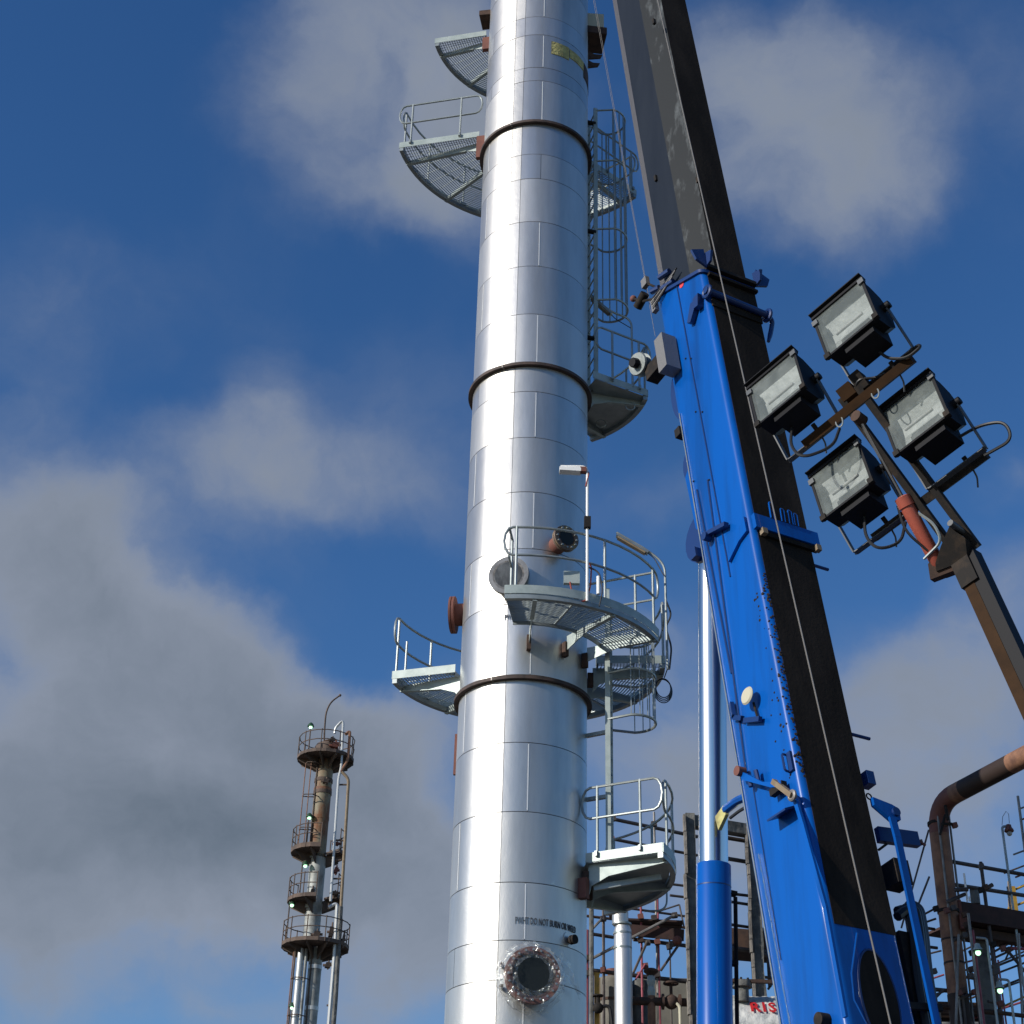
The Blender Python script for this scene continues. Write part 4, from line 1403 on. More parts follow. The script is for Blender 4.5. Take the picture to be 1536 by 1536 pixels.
def floodlight(C, label, cable, shade=0):
    """C: centre of the front glass"""
    W2, H2 = .225, .225
    rnd = random.Random(len(label))
    tl_ = R_(rnd.uniform(-4, 4))
    nv = (LN * math.cos(tl_) + LV * math.sin(tl_)).normalized()
    vv = (LV * math.cos(tl_) - LN * math.sin(tl_)).normalized()
    root = thing('floodlight', label, 'floodlight', C - LN * .15 + LV * .25, 'floodlights on the lighting tower')
    x, y, z = LB, -vv, nv            # right, up, forward

    def L(a, b, c):
        return C + x * a + y * b + z * c
    # body: deep hood, rounded at the back
    mb = MB()
    prof = [(H2, -.01), (H2 * .98, -.10), (H2 * .78, -.20), (H2 * .42, -.255), (0, -.27), (-H2 * .62, -.25), (-H2 * .95, -.16), (-H2, -.01)]
    n = len(prof)
    vs = [L(-W2, b, c) for b, c in prof] + [L(W2, b, c) for b, c in prof]
    fs = [(i, i + 1, n + i + 1, n + i) for i in range(n - 1)] + [tuple(range(n - 1, -1, -1)), tuple(range(n, 2 * n))]
    mb.add(vs, fs)
    part('housing', mb, 'black_plastic', root, True, angle=35)
    mb = MB()
    mb.box(L(.03, -H2 * .95, -.13), x * .13, y * .075, z * .11)
    part('gear_box', mb, 'black_plastic', root, smooth=False)
    # reflector dish behind the glass
    mb = MB()
    rp = [(H2 * .93, -.012), (H2 * .80, -.07), (H2 * .35, -.115), (0, -.12), (-H2 * .4, -.11), (-H2 * .82, -.06), (-H2 * .93, -.012)]
    n = len(rp)
    vs = [L(-W2 * .92, b, c) for b, c in rp] + [L(-W2 * .55, b, c * .999 - .002) for b, c in rp] + [L(W2 * .55, b, c - .002) for b, c in rp] + [L(W2 * .92, b, c * .999) for b, c in rp]
    fs = [(k * n + i, k * n + i + 1, (k + 1) * n + i + 1, (k + 1) * n + i) for k in range(3) for i in range(n - 1)] + [tuple(range(n - 1, -1, -1)), tuple(range(3 * n, 4 * n))]
    mb.add(vs, fs)
    part('reflector', mb, 'lamp_reflector', root, False)
    part('bulb', MB().tube([L(-W2 * .6, -.0, -.06), L(W2 * .5, -.0, -.06)], .013, 10), 'bulb_glass', root)
    # bezel
    bz = MB()
    e = .018
    bz.beam(L(-W2 - e, H2, .0), L(W2 + e, H2, .0), .05, .022, y)
    bz.beam(L(-W2 - e, -H2, .0), L(W2 + e, -H2, .0), .03, .018, y)
    bz.beam(L(-W2 - .006, H2 - .012, .0), L(-W2 - .006, -H2 + .01, .0), .03, .020, x)
    bz.beam(L(W2 + .006, H2 - .012, .0), L(W2 + .006, -H2 + .01, .0), .03, .020, x)
    part('bezel', bz, 'black_plastic', root, smooth=False)
    part('visor', MB().prism([L(-W2 - .02, H2 + .012, -.03), L(W2 + .02, H2 + .012, -.03), L(W2 + .02, H2 + .03, .045), L(-W2 - .02, H2 + .03, .045)], y * .008), 'black_plastic', root, smooth=False)
    gl = MB().box(L(0, 0, .010), x * (W2 - .006), y * (H2 - .012), z * .002)
    part('front_glass', gl, 'lamp_glass', root, smooth=False)
    for (a, b) in ((-W2, -H2), (W2, -H2 + .01), (W2 - .0, H2 - .03), (-W2, H2 * .72)):
        part('glass_clip', MB().box(L(a, b, .018), x * .024, y * .024, z * .012), ['black_steel', 'dull_yoke'][b > 0], root, smooth=False)
    # yoke: two arms down to the crossbar
    yk = arc_fillet([L(-W2 - .03, .02, -.17), L(-W2 - .03, -.36, -.33), L(W2 + .03, -.36, -.33), L(W2 + .03, .02, -.17)], .02, 3)
    mb = MB()
    for p, q in zip(yk, yk[1:]):
        if (q - p).length > 1e-4:
            mb.beam(p, q, .045, .010, x if abs((q - p).dot(x)) < .3 * (q - p).length else y)
    part('yoke', mb, 'dull_yoke', root, smooth=False)
    part('yoke_knob', MB().lathe(L(W2 + .0, .02, -.17), x, [(0, .035), (.06, .03)], 10), 'black_plastic', root)
    part('supply_cable', MB().tube(arc_fillet([L(*q) for q in cable], .10, 6), .012, 7), 'cable_black', root)


cA = [(.05, -.26, -.20), (.08, -.36, -.24), (.20, -.46, -.27), (.32, -.42, -.30), (.30, -.35, -.33), (.18, -.36, -.33)]
cB = [(-.05, -.28, -.16), (-.10, -.48, -.14), (-.04, -.66, -.16), (.16, -.62, -.28), (.22, -.42, -.34)]
cC = [(.12, -.24, -.2), (.30, -.19, -.28), (.46, -.27, -.32), (.44, -.42, -.36), (.22, -.41, -.33)]
cD = [(.0, -.28, -.16), (-.05, -.46, -.16), (.0, -.62, -.18), (.14, -.60, -.28), (.20, -.40, -.34)]
for px, lab, cb in (((1268, 478), 'topmost black floodlight of the four on the lighting tower', cA),
                    ((1165, 583), 'leftmost floodlight of the tower, overlapping the black crane boom', cB),
                    ((1372, 622), 'rightmost floodlight of the tower, its cable looped to the right', cC),
                    ((1262, 720), 'lowest floodlight of the tower, beside the red ram', cD)):
    hh = {1268: 9.56, 1165: 9.98, 1372: 9.80, 1262: 10.22}[px[0]]
    floodlight(at_h(*px, hh), lab, cb)
# trailer below the picture
part('trailer', MB().box(V((foot2.x, foot2.y, .75)), (.8, 0, 0), (0, 1.4, 0), (0, 0, .3)), 'mast_brown', tower, smooth=False)
for sg in (-1, 1):
    part('wheel', MB().lathe(V((foot2.x + sg * .82, foot2.y, .34)), (sg, 0, 0), [(0, .33), (.2, .33)], 20), 'tyre_rubber', tower)

# ------------------------------------------------------------------ PROCESS PLANT BEHIND
YB = 36.0


def bx(x, y, Y=YB):
    return at_y(x, y, Y)


def vtube(mb, x, y0, y1, r, Y=YB, n=7, down=False):
    """upright seen at pixel x between rows y0 (top) and y1"""
    a = bx(x, y0, Y)
    b = bx(x, y1, Y)
    zb = 0.0 if down else b.z
    return mb.tube([V((a.x, Y, zb)), V((a.x, Y, a.z))], r, n)


def htube(mb, x0, y0, x1, y1, r, Y=YB, n=7):
    """level tube: first end at depth Y, second end wherever the picture puts it at that height"""
    a = bx(x0, y0, Y)
    b = at_z(x1, y1, a.z)
    if not (Y - 14 < b.y < Y + 16):
        b = bx(x1, y1, Y)
    return mb.tube([a, b], r, n)


T = .026
scaf = thing('scaffold', 'rusty tube scaffold behind the blue lift cylinder and the shiny column', 'scaffold', bx(960, 1536))
for (x, y0, mt, r) in ((880, 1395, 'scaffold_pink', .05), (905, 1362, 'scaffold_steel', .035), (961, 1345, 'scaffold_pink', .027), (981, 1218, 'scaffold_pale', .027), (986, 1345, 'scaffold_pink', .027), (1004, 1395, 'scaffold_steel', .02)):
    part('standard', vtube(MB(), x, y0, 1536, r, YB, down=True), mt, scaf)
part('standard', vtube(MB(), 887, 1345, 1536, .055, YB - .4, down=True), 'structure_grey', scaf)
for (x0, y0, x1, y1, mt, r) in ((917, 1228, 1046, 1255, 'scaffold_steel', .045), (917, 1258, 982, 1271, 'scaffold_steel', .04), (1008, 1276, 1046, 1283, 'scaffold_steel', .035),
                               (1005, 1326, 1046, 1331, 'scaffold_steel', .03), (1005, 1343, 1046, 1348, 'scaffold_steel', .03), (948, 1363, 1046, 1377, 'scaffold_steel', .028),
                               (880, 1374, 1048, 1394, 'rust_dark', .032), (888, 1401, 920, 1406, 'scaffold_steel', .04), (950, 1409, 1040, 1420, 'scaffold_steel', .045),
                               (882, 1455, 1044, 1474, 'scaffold_steel', .05), (968, 1500, 1040, 1508, 'rust_dark', .04)):
    part('ledger', htube(MB(), x0, y0, x1, y1, r), mt, scaf)
for (x0, y0, x1, y1, mt, r) in ((888, 1438, 1012, 1373, 'scaffold_pale', .035), (950, 1459, 971, 1412, 'scaffold_steel', .03), (991, 1456, 1019, 1416, 'scaffold_steel', .03), (985, 1368, 1019, 1357, 'scaffold_steel', .02), (1019, 1357, 1026, 1390, 'scaffold_steel', .02), (890, 1392, 903, 1378, 'scaffold_pale', .03), (953, 1470, 968, 1446, 'scaffold_pink', .02)):
    part('brace', MB().tube([bx(x0, y0, YB - .2), bx(x1, y1, YB - .2)], r, 7), mt, scaf)
for (x, y) in ((905, 1378), (918, 1375), (925, 1371), (961, 1375), (981, 1377), (1012, 1373), (905, 1455), (986, 1462), (961, 1410), (986, 1413), (1008, 1416), (1004, 1420), (971, 1414), (981, 1236), (920, 1228), (918, 1259), (880, 1460), (880, 1437), (968, 1449)):
    p = bx(x, y, YB - .12)
    part('coupler', MB().box(p, (.06, 0, .01), (0, .06, 0), (-.01, 0, .055)), ['scaffold_steel', 'rust_dark', 'oxide_primer'][(x + y) % 3], scaf, smooth=False)
a = bx(940, 1378)
for k in range(5):
    q0 = V((a.x + .02, YB + .25 * k, a.z - .05 - .012 * (k % 2)))
    part('deck_board', MB().box(q0 + V((.62, 0, 0)), (.64, .03, 0), (0, .115, 0), (0, 0, .022)), 'deck_timber', scaf, smooth=False)
b0, b1 = bx(944, 1395, YB - .1), bx(1026, 1403, YB - .1)
part('toe_board', MB().beam(b0, b1, .04, .26), 'deck_timber', scaf, smooth=False)
part('rag', MB().sphere(bx(1016, 1411, YB - .2), .11, 8), 'oxide_primer', scaf, smooth=False)

# portal frame behind the lift cylinder
portal = thing('portal_frame', 'grey steel portal frame with broken fireproof casing behind the lift cylinder', 'frame', bx(1035, 1536))


def casing(x0, x1, y0, y1, Y, depth=.30):
    a, b = bx(x0, y0, Y), bx(x1, y0, Y)
    zt_ = a.z
    mb = MB()
    n = 26
    wd = (b.x - a.x)
    vs = []
    for i in range(n + 1):
        z = zt_ * i / n
        j = [random.uniform(-.035, .03) for _ in range(4)] if 6 < i < n - 1 else [0] * 4
        vs += [(a.x + j[0], Y, z), (a.x + wd + j[1], Y, z), (a.x + wd + j[2], Y + depth, z), (a.x + j[3], Y + depth, z)]
    fs = [(i * 4 + k, i * 4 + (k + 1) % 4, (i + 1) * 4 + (k + 1) % 4, (i + 1) * 4 + k) for i in range(n) for k in range(4)]
    fs += [(3, 2, 1, 0), (n * 4, n * 4 + 1, n * 4 + 2, n * 4 + 3)]
    return mb.add(vs, fs)


part('post', casing(1028, 1042, 1219, 1536, YB - .8, .34), 'structure_grey', portal, smooth=False)
YP = at_z(1130, 1240, bx(1035, 1222, YB - .8).z).y
part('post', casing(1121, 1136, 1238, 1536, YP, .34), 'structure_grey', portal, smooth=False)
for x0, Y in ((1025.5, YB - .83), (1118, YP - .03)):
    mb = MB()
    z = bx(x0, 1222 if x0 < 1100 else 1240, Y).z
    while z > .5:
        h = random.uniform(.25, .8)
        xx = bx(x0, 1222 if x0 < 1100 else 1240, Y).x
        mb.box(V((xx + random.uniform(-.02, .02), Y, z - h / 2)), (.028, 0, 0), (0, .08, 0), (0, 0, h / 2 - .01))
        z -= h
    part('casing_edge', mb, 'concrete_casing', portal, smooth=False)
p0, p1 = bx(1029, 1231, YB - .65), bx(1137, 1249, YP + .15)
p1.z = p0.z
part('top_beam', MB().beam(p0, p1, .26, .26), 'structure_grey', portal, smooth=False)
for (x0, y0, x1, y1, r) in ((1086, 1256, 1128, 1263, .05), (1086, 1287, 1128, 1294, .05), (1092, 1340, 1144, 1346, .035), (1092, 1352, 1144, 1360, .035), (1090, 1386, 1146, 1394, .035), (1096, 1422, 1150, 1428, .05), (1130, 1430, 1162, 1434, .05), (1140, 1465, 1166, 1468, .035)):
    part('cross_rail', htube(MB(), x0, y0, x1, y1, r), 'scaffold_steel', portal)
b0, b1 = bx(1096, 1400, YB + .6), bx(1156, 1405, YB + .6)
part('service_beam', MB().box((b0 + b1) / 2 + V((0, .3, -.16)), (b1 - b0) / 2, (0, .4, 0), (0, 0, .26)), 'rust_dark', portal, smooth=False)
part('rail_post', vtube(MB(), 1152, 1430, 1480, .045, YB + .4), 'scaffold_steel', portal)
part('rail_brace', MB().tube([bx(1152, 1484, YB + .4), bx(1162, 1470, YB + .4)], .03, 6), 'scaffold_steel', portal)

# silver insulated pipe
pipe = thing('insulated_pipe', 'silver insulated vertical pipe rising behind the lowest platform', 'pipe', bx(934, 1536, YB - 1))
Yp = YB - 1
q = [bx(930, 1340, Yp), bx(931, 1380, Yp), bx(935, 1396, Yp), bx(935, 1467, Yp), bx(935, 1536, Yp)]
dd = 13.2 * (q[2] - EYE).dot(FW) / F_PX
part('pipe_jacket', MB().lathe(V((q[0].x, Yp, q[1].z)), (0, 0, 1), [(-.1, dd * .93), (.95, dd * .93)], 28), 'aluminium_sheet', pipe)
part('pipe_jacket', MB().lathe(V((q[3].x, Yp, 0)), (0, 0, 1), [(0, dd), (q[2].z, dd), (q[2].z + .12, dd * .8)], 28), 'aluminium_sheet', pipe)
for y in (1388, 1402, 1424):
    zz = bx(935, y, Yp).z
    part('jacket_joint', MB().lathe(V((q[3].x - .01, Yp, zz)), (0, 0, 1), [(0, dd + .012), (.04, dd + .012)], 28), 'galvanised', pipe)


# drums and pipes at the foot
def drum(label, x0, x1, ytop, Y, mt, extra=None):
    a, b = bx(x0, ytop, Y), bx(x1, ytop, Y)
    c = V(((a.x + b.x) / 2, Y, 0))
    r = (b.x - a.x) / 2
    root = thing('process_drum', label, 'drum', c)
    h = a.z
    part('shell', MB().lathe(c, (0, 0, 1), [(0, r), (h - .3 * r, r), (h - .12 * r, r * .93), (h, r * .6), (h + .03, .05)], 32), mt, root)
    for dz in (.55, 1.25):
        part('hoop', MB().lathe(c + V((0, 0, h - dz)), (0, 0, 1), [(-.03, r + .015), (.03, r + .015)], 32), 'rust_dark', root)
    part('nozzle', MB().lathe(c + V((0, 0, h)), (0, 0, 1), [(0, r * .3), (.12, r * .3), (.12, r * .42), (.18, r * .42)], 20), 'oxide_primer', root)
    return root


d1 = drum('beige upright drum with a yellow guard post, at the foot of the silver pipe', 893, 946, 1466, YB + .8, 'vessel_drab')
d2 = drum('dark upright drum left of the rusty riser pipe', 948, 972, 1470, YB + 1.0, 'structure_grey')
part('light_strake', MB().box(V((bx(899, 1500, YB).x, YB + .25, bx(899, 1500, YB).z)), (.04, 0, 0), (0, .02, 0), (0, 0, .55)), 'pale_band', d1, smooth=False)
for i, (x, y0) in enumerate(((895, 1461), (942, 1463))):
    a = bx(x, y0, YB - .3)
    gp = thing('guard_post', ['yellow guard post at the left edge of the beige drum', 'yellow guard post right of the silver pipe'][i], 'post', V((a.x, YB - .3, 0)), 'yellow guard posts')
    part('post', MB().box(V((a.x, YB - .3, a.z / 2)), (.055, 0, 0), (0, .05, 0), (0, 0, a.z / 2)), 'safety_yellow', gp, smooth=False)
    part('post_cap', MB().box(V((a.x, YB - .3, a.z)), (.065, 0, 0), (0, .06, 0), (0, 0, .02)), 'safety_yellow', gp, smooth=False)
vc = thing('valve', 'dark valve with a bent hose low beside the beige drum', 'valve', bx(897, 1510, YB - .5))
c = bx(897, 1512, YB - .5)
part('body', MB().sphere(c, .12, 10), 'black_steel', vc)
part('bonnet', MB().lathe(c, (0, 0, 1), [(.05, .05), (.25, .05), (.25, .12), (.28, .12)], 12), 'black_steel', vc)
part('hose', MB().tube(arc_fillet([c, c + V((.25, 0, .08)), c + V((.32, 0, -.5)), c + V((.3, 0, -2))], .15), .04, 8), 'cable_black', vc)

rp = thing('riser_pipe', 'rusty riser pipe with a silver wrapped top and mushroom cap', 'pipe', bx(977, 1536, YB - .6))
a, b = bx(977, 1494, YB - .6), bx(977, 1458, YB - .6)
c = V((a.x, YB - .6, 0))
part('pipe', MB().lathe(c, (0, 0, 1), [(0, .085), (a.z, .085)], 16), 'rust_pipe', rp)
part('wrapped_top', MB().lathe(c, (0, 0, 1), [(a.z, .075), (a.z + .1, .09), (a.z + .2, .07), (a.z + .32, .10), (a.z + .42, .08), (b.z - .08, .06)], 12), 'galvanised_plate', rp, smooth=False)
part('cap', MB().lathe(c, (0, 0, 1), [(b.z - .10, .04), (b.z, .16), (b.z + .04, .16), (b.z + .07, .10)], 16), 'rust_dark', rp)

gv = thing('gate_valve', 'rusty gate valve with a handwheel left of the lift cylinder', 'valve', bx(1007, 1536, YB - .6))
c = bx(1007, 1503, YB - .6)
part('body', MB().sphere(c, .16, 12), 'rust_dark', gv)
part('stem', MB().tube([c, c + V((0, 0, .42))], .035, 8), 'rust_dark', gv)
hc = c + V((0, 0, .40))
part('handwheel', MB().tube([hc + V((math.cos(t) * .15, math.sin(t) * .15, 0)) for t in [2 * math.pi * i / 18 for i in range(18)]], .025, 7, True), 'rust_dark', gv)
for k in range(3):
    t = math.pi * k / 3
    part('spoke', MB().tube([hc + V((math.cos(t) * .15, math.sin(t) * .15, 0)), hc - V((math.cos(t) * .15, math.sin(t) * .15, 0))], .016, 6), 'rust_dark', gv)
for sg in (-1, 1):
    part('flange', MB().lathe(c, (sg, 0, 0), [(.12, .10), (.16, .10), (.16, .17), (.21, .17), (.21, .09), (.9, .09)], 16), 'rust_dark', gv)
part('drain_pipe', MB().tube(arc_fillet([c + V((.10, -.1, -.05)), c + V((.17, -.12, -.12)), c + V((.17, -.12, -2.5))], .08), .035, 8), 'old_ivory', gv)
st = thing('concrete_plinth', 'grey concrete plinth low behind the gate valve', 'plinth', bx(1010, 1536, YB + 3))
part('block', MB().box(V((bx(1010, 1500, YB + 3).x, YB + 3, bx(1010, 1480, YB + 3).z / 2)), (.9, 0, 0), (0, .8, 0), (0, 0, bx(1010, 1480, YB + 3).z / 2)), 'vessel_drab', st, smooth=False)

YV = YB - 1.4
# sheeted horizontal vessel lettered RIS
tl = bx(1098, 1467, YV)
br = bx(1215, 1500, YV)
sv = thing('sheeted_vessel', 'horizontal vessel wrapped in crumpled white sheeting with red letters RIS', 'vessel', V(((tl.x + br.x) / 2, YV + .3, 0)))
mb = MB()
nx, nz = 34, 22
zt = tl.z
vs, fs = [], []
rad = 1.25
for i in range(nx + 1):
    for j in range(nz + 1):
        x = tl.x + (br.x - tl.x) * i / nx
        a = R_(-100 + 190 * j / nz)
        vs.append((x, YV + rad - math.cos(a) * (rad + random.uniform(-.025, .03)), zt - rad - .1 + math.sin(a) * (rad + random.uniform(-.02, .02))))
for i in range(nx):
    for j in range(nz):
        fs.append((i * (nz + 1) + j, (i + 1) * (nz + 1) + j, (i + 1) * (nz + 1) + j + 1, i * (nz + 1) + j + 1))
mb.add(vs, fs)
part('sheeting', mb, 'sheeting', sv, True, angle=80)
part('shell', MB().lathe((tl.x + .03, YV + rad, zt - rad - .1), (1, 0, 0), [(0, rad - .06), (br.x - tl.x - .06, rad - .06)], 32), 'vessel_drab', sv)
part('saddle', MB().box(V(((tl.x + br.x) / 2, YV + rad, (zt - 2 * rad) / 2)), (.5, 0, 0), (0, 1.0, 0), (0, 0, (zt - 2 * rad) / 2 + .2)), 'structure_grey', sv, smooth=False)
part('batten', MB().beam(V((tl.x - .05, YV + .3, zt + .02)), V((br.x + .05, YV + .3, zt + .02)), .10, .07), 'rust_dark', sv, smooth=False)
c = bx(1113, 1478, YV + .4)
n_ = part('nozzle', MB().lathe(c - V((0, 0, .05)), (0, 0, 1), [(-.3, .14), (.0, .14), (.0, .22), (.06, .22), (.075, .22), (.13, .22)], 20), 'structure_grey', sv)
for k in range(7):
    a = 2 * math.pi * k / 7
    link_mesh('bolt', MB().tube([c + V((math.cos(a) * .18, math.sin(a) * .18, .05)), c + V((math.cos(a) * .18, math.sin(a) * .18, .13))], .025, 6), 'black_steel', n_)
l0, l1 = bx(1128, 1513, YV - .05), bx(1168, 1513, YV - .05)


def ris(x, y, z, wd):
    zz = l0.z + y
    h = zz - (zt - rad - .1)
    yy = YV + rad - math.sqrt(max(.01, (rad + .045) ** 2 - h * h)) - z
    return V((l0.x + (l1.x - l0.x) * x / wd, yy, zz))


lettering('RIS', 0.34, 'red_letters', 'red_lettering', sv, ris, 0.010)

# ------------------------------------------------------------------ right hand pipework
YR = 30.0
big = thing('rusty_pipe', 'large rusty pipe rising behind the crane and bending right over the scaffold', 'pipe', V((bx(1428, 1536, YR).x, YR, 0)))
pv = bx(1410, 1260, YR)
rr = 14.5 * (pv - EYE).dot(FW) / F_PX
pc_ = bx(1408, 1206, YR)
far = at_z(1548, 1132, pc_.z)
dirn = (far - pc_).normalized()
el = arc_fillet([V((pv.x, YR, pc_.z - 1.5)), V((pv.x, YR, pc_.z)), V((pv.x, YR, pc_.z)) + dirn * 1.5], .62, 8)
brk = bx(1424, 1492, YR).z
part('riser', MB().tube([V((pv.x, YR, brk)), V((pv.x, YR, pc_.z - .61))], rr, 24), 'rust_pipe', big)
part('lower_riser', MB().tube([V((pv.x, YR, 0)), V((pv.x, YR, brk))], rr * 1.04, 24), 'brown_pipe', big)
part('elbow', MB().tube(el[1:-1], rr * 1.01, 24), 'oxide_primer', big)
e1 = el[-2]
part('sunlit_stretch', MB().tube([e1, e1 + dirn * .30], rr * 1.005, 24), 'rust_pipe', big)  # lighter rust paints the sunlit patch by the elbow
LP_ = .5  # arm length at which the painted shade ends
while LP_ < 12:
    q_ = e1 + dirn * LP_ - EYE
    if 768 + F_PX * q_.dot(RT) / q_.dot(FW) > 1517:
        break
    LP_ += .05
part('arm', MB().tube([e1 + dirn * .30, e1 + dirn * LP_], rr, 24), 'brown_pipe', big)  # darker brown paints the shadow lying on the arm
part('sunlit_stretch', MB().tube([e1 + dirn * LP_, e1 + dirn * (LP_ + 1.2)], rr * 1.005, 24), 'rust_pipe', big)  # lighter rust paints the sunlit length past the shadow
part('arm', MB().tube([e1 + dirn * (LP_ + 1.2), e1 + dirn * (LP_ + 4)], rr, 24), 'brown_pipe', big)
for y in (1410, 1445):
    zz = bx(1415, y, YR).z
    part('weld_bead', MB().lathe(V((pv.x, YR, zz)), (0, 0, 1), [(-.02, rr + .006), (.02, rr + .006)], 24), 'brown_pipe', big)
t0, t1 = bx(1400, 1209, YR - .3), bx(1399, 1238, YR - .3)
part('tracer_tube', MB().tube([V((pv.x - .05, YR - rr - .02, 1)), V((pv.x - .05, YR - rr - .02, pc_.z - .3))], .022, 7), 'scaffold_pale', big)
for k, y in enumerate((1236, 1367)):
    p = bx(1407, y, YR)
    part('pipe_clamp', MB().lathe(V((pv.x, YR, p.z)), (0, 0, 1), [(-.03, rr + .02), (.03, rr + .02)], 20), 'black_steel', big)
# thin guys and tubes round the pipe
rs = thing('pipe_scaffold', 'tube scaffold with handrails round the big rusty pipe at the right', 'scaffold', bx(1450, 1536, YR + .5))
for (x, y0, mt, r, dY) in ((1422, 1212, 'scaffold_pale', .022, .0), (1452, 1370, 'scaffold_pale', .028, -.5), (1459, 1395, 'scaffold_pink', .024, -.3), (1471, 1293, 'scaffold_steel', .036, .3), (1446, 1310, 'white_paint', .020, -.3), (1454, 1345, 'white_paint', .018, -.3), (1488, 1400, 'scaffold_pink', .018, 1.0), (1511, 1330, 'scaffold_pale', .02, 1.0), (1497, 1440, 'scaffold_pink', .018, .6), (1443, 1490, 'scaffold_steel', .026, -.2), (1462, 1470, 'scaffold_steel', .026, -.1)):
    yl = 1352 if mt == 'white_paint' else 1536
    part('standard', vtube(MB(), x, y0, yl, r, YR + dY, down=yl == 1536), mt, rs)
for (x0, y0, x1, y1, mt, r) in ((1414, 1290, 1548, 1314, 'scaffold_steel', .040), (1418, 1325, 1548, 1345, 'scaffold_steel', .040), (1366, 1388, 1402, 1394, 'scaffold_steel', .03), (1366, 1417, 1406, 1422, 'scaffold_steel', .03), (1376, 1455, 1390, 1458, 'scaffold_steel', .03), (1430, 1462, 1462, 1468, 'scaffold_steel', .03), (1400, 1484, 1440, 1488, 'scaffold_steel', .04), (1482, 1502, 1506, 1506, 'scaffold_steel', .03), (1490, 1518, 1545, 1525, 'rust_dark', .04), (1410, 1510, 1492, 1519, 'rust_dark', .05)):
    part('ledger', htube(MB(), x0, y0, x1, y1, r, YR), mt, rs)
for (x0, y0, x1, y1, mt, r, dY) in ((1420, 1353, 1448, 1341, 'scaffold_steel', .036, -.4), (1432, 1335, 1452, 1334, 'scaffold_steel', .04, -.4), (1480, 1332, 1489, 1327, 'scaffold_steel', .04, -.2), (1428, 1411, 1446, 1404, 'scaffold_steel', .03, -.2), (1430, 1448, 1462, 1440, 'scaffold_pink', .018, .4), (1430, 1460, 1460, 1452, 'scaffold_pink', .018, .4),
                                    (1476, 1436, 1512, 1416, 'scaffold_steel', .022, .8), (1476, 1444, 1520, 1424, 'scaffold_steel', .022, .8), (1478, 1456, 1548, 1428, 'scaffold_steel', .022, .8), (1480, 1466, 1548, 1440, 'scaffold_steel', .02, .8), (1498, 1420, 1548, 1396, 'scaffold_pale', .02, 1), (1513, 1428, 1548, 1470, 'scaffold_steel', .03, .7), (1512, 1422, 1548, 1424, 'scaffold_pink', .03, .7),
                                    (1500, 1512, 1548, 1490, 'safety_yellow', .02, .8), (1393, 1245, 1352, 1392, 'scaffold_steel', .018, -.2), (1394, 1315, 1370, 1376, 'scaffold_steel', .02, -.2), (1376, 1377, 1404, 1362, 'rust_dark', .02, -.3), (1378, 1387, 1404, 1378, 'rust_dark', .02, -.3), (1438, 1402, 1434, 1536, 'scaffold_pale', .024, -.4),
                                    (1412, 1236, 1428, 1236, 'black_steel', .03, -.4), (1418, 1222, 1410, 1252, 'black_steel', .025, -.4), (1418, 1208, 1422, 1230, 'black_steel', .03, -.45), (1434, 1500, 1466, 1488, 'scaffold_steel', .03, -.2), (1404, 1496, 1416, 1484, 'scaffold_steel', .025, -.3)):
    part('brace', MB().tube([bx(x0, y0, YR + dY), bx(x1, y1, YR + dY)], r, 6), mt, rs)
for k, (x0, y0, x1, y1, mt, r, dY) in enumerate(((1432, 1432, 1548, 1376, 'scaffold_steel', .018, 1.6), (1432, 1474, 1548, 1422, 'scaffold_pale', .018, 1.6), (1434, 1506, 1548, 1462, 'scaffold_steel', .02, 1.6), (1446, 1532, 1548, 1498, 'scaffold_pink', .02, 1.6),
                                    (1482, 1490, 1548, 1466, 'scaffold_steel', .018, 1.2), (1528, 1400, 1534, 1540, 'scaffold_pale', .022, .4), (1486, 1404, 1496, 1540, 'scaffold_steel', .02, 1.4), (1376, 1404, 1410, 1396, 'scaffold_steel', .018, 1.2), (1372, 1436, 1412, 1426, 'scaffold_steel', .018, 1.2),
                                    (1380, 1474, 1416, 1462, 'scaffold_pink', .018, 1.2), (1384, 1498, 1420, 1486, 'scaffold_steel', .02, 1.2), (1436, 1376, 1446, 1540, 'scaffold_steel', .022, 1.3), (1506, 1310, 1548, 1294, 'scaffold_steel', .018, 1.8), (1524, 1404, 1508, 1440, 'scaffold_steel', .018, 1.1))):
    part('brace', MB().tube([bx(x0, y0, YR + dY), bx(x1, y1, YR + dY)], r, 6), mt, rs)
for (x, y) in ((1404, 1363), (1420, 1366), (1430, 1362), (1447, 1372), (1450, 1387), (1458, 1429), (1457, 1454), (1456, 1464), (1447, 1403), (1472, 1300), (1472, 1335), (1478, 1331), (1512, 1425), (1505, 1423), (1494, 1450), (1494, 1458), (1490, 1417), (1439, 1489), (1445, 1486), (1500, 1506), (1462, 1488), (1432, 1238), (1418, 1236), (1380, 1264), (1453, 1392), (1401, 1457)):
    p = bx(x, y, YR - .35)
    part('coupler', MB().box(p, (.045, 0, .012), (0, .05, 0), (-.012, 0, .045)), ['scaffold_steel', 'rust_dark', 'oxide_primer', 'black_steel'][(x * 3 + y) % 4], rs, smooth=False)
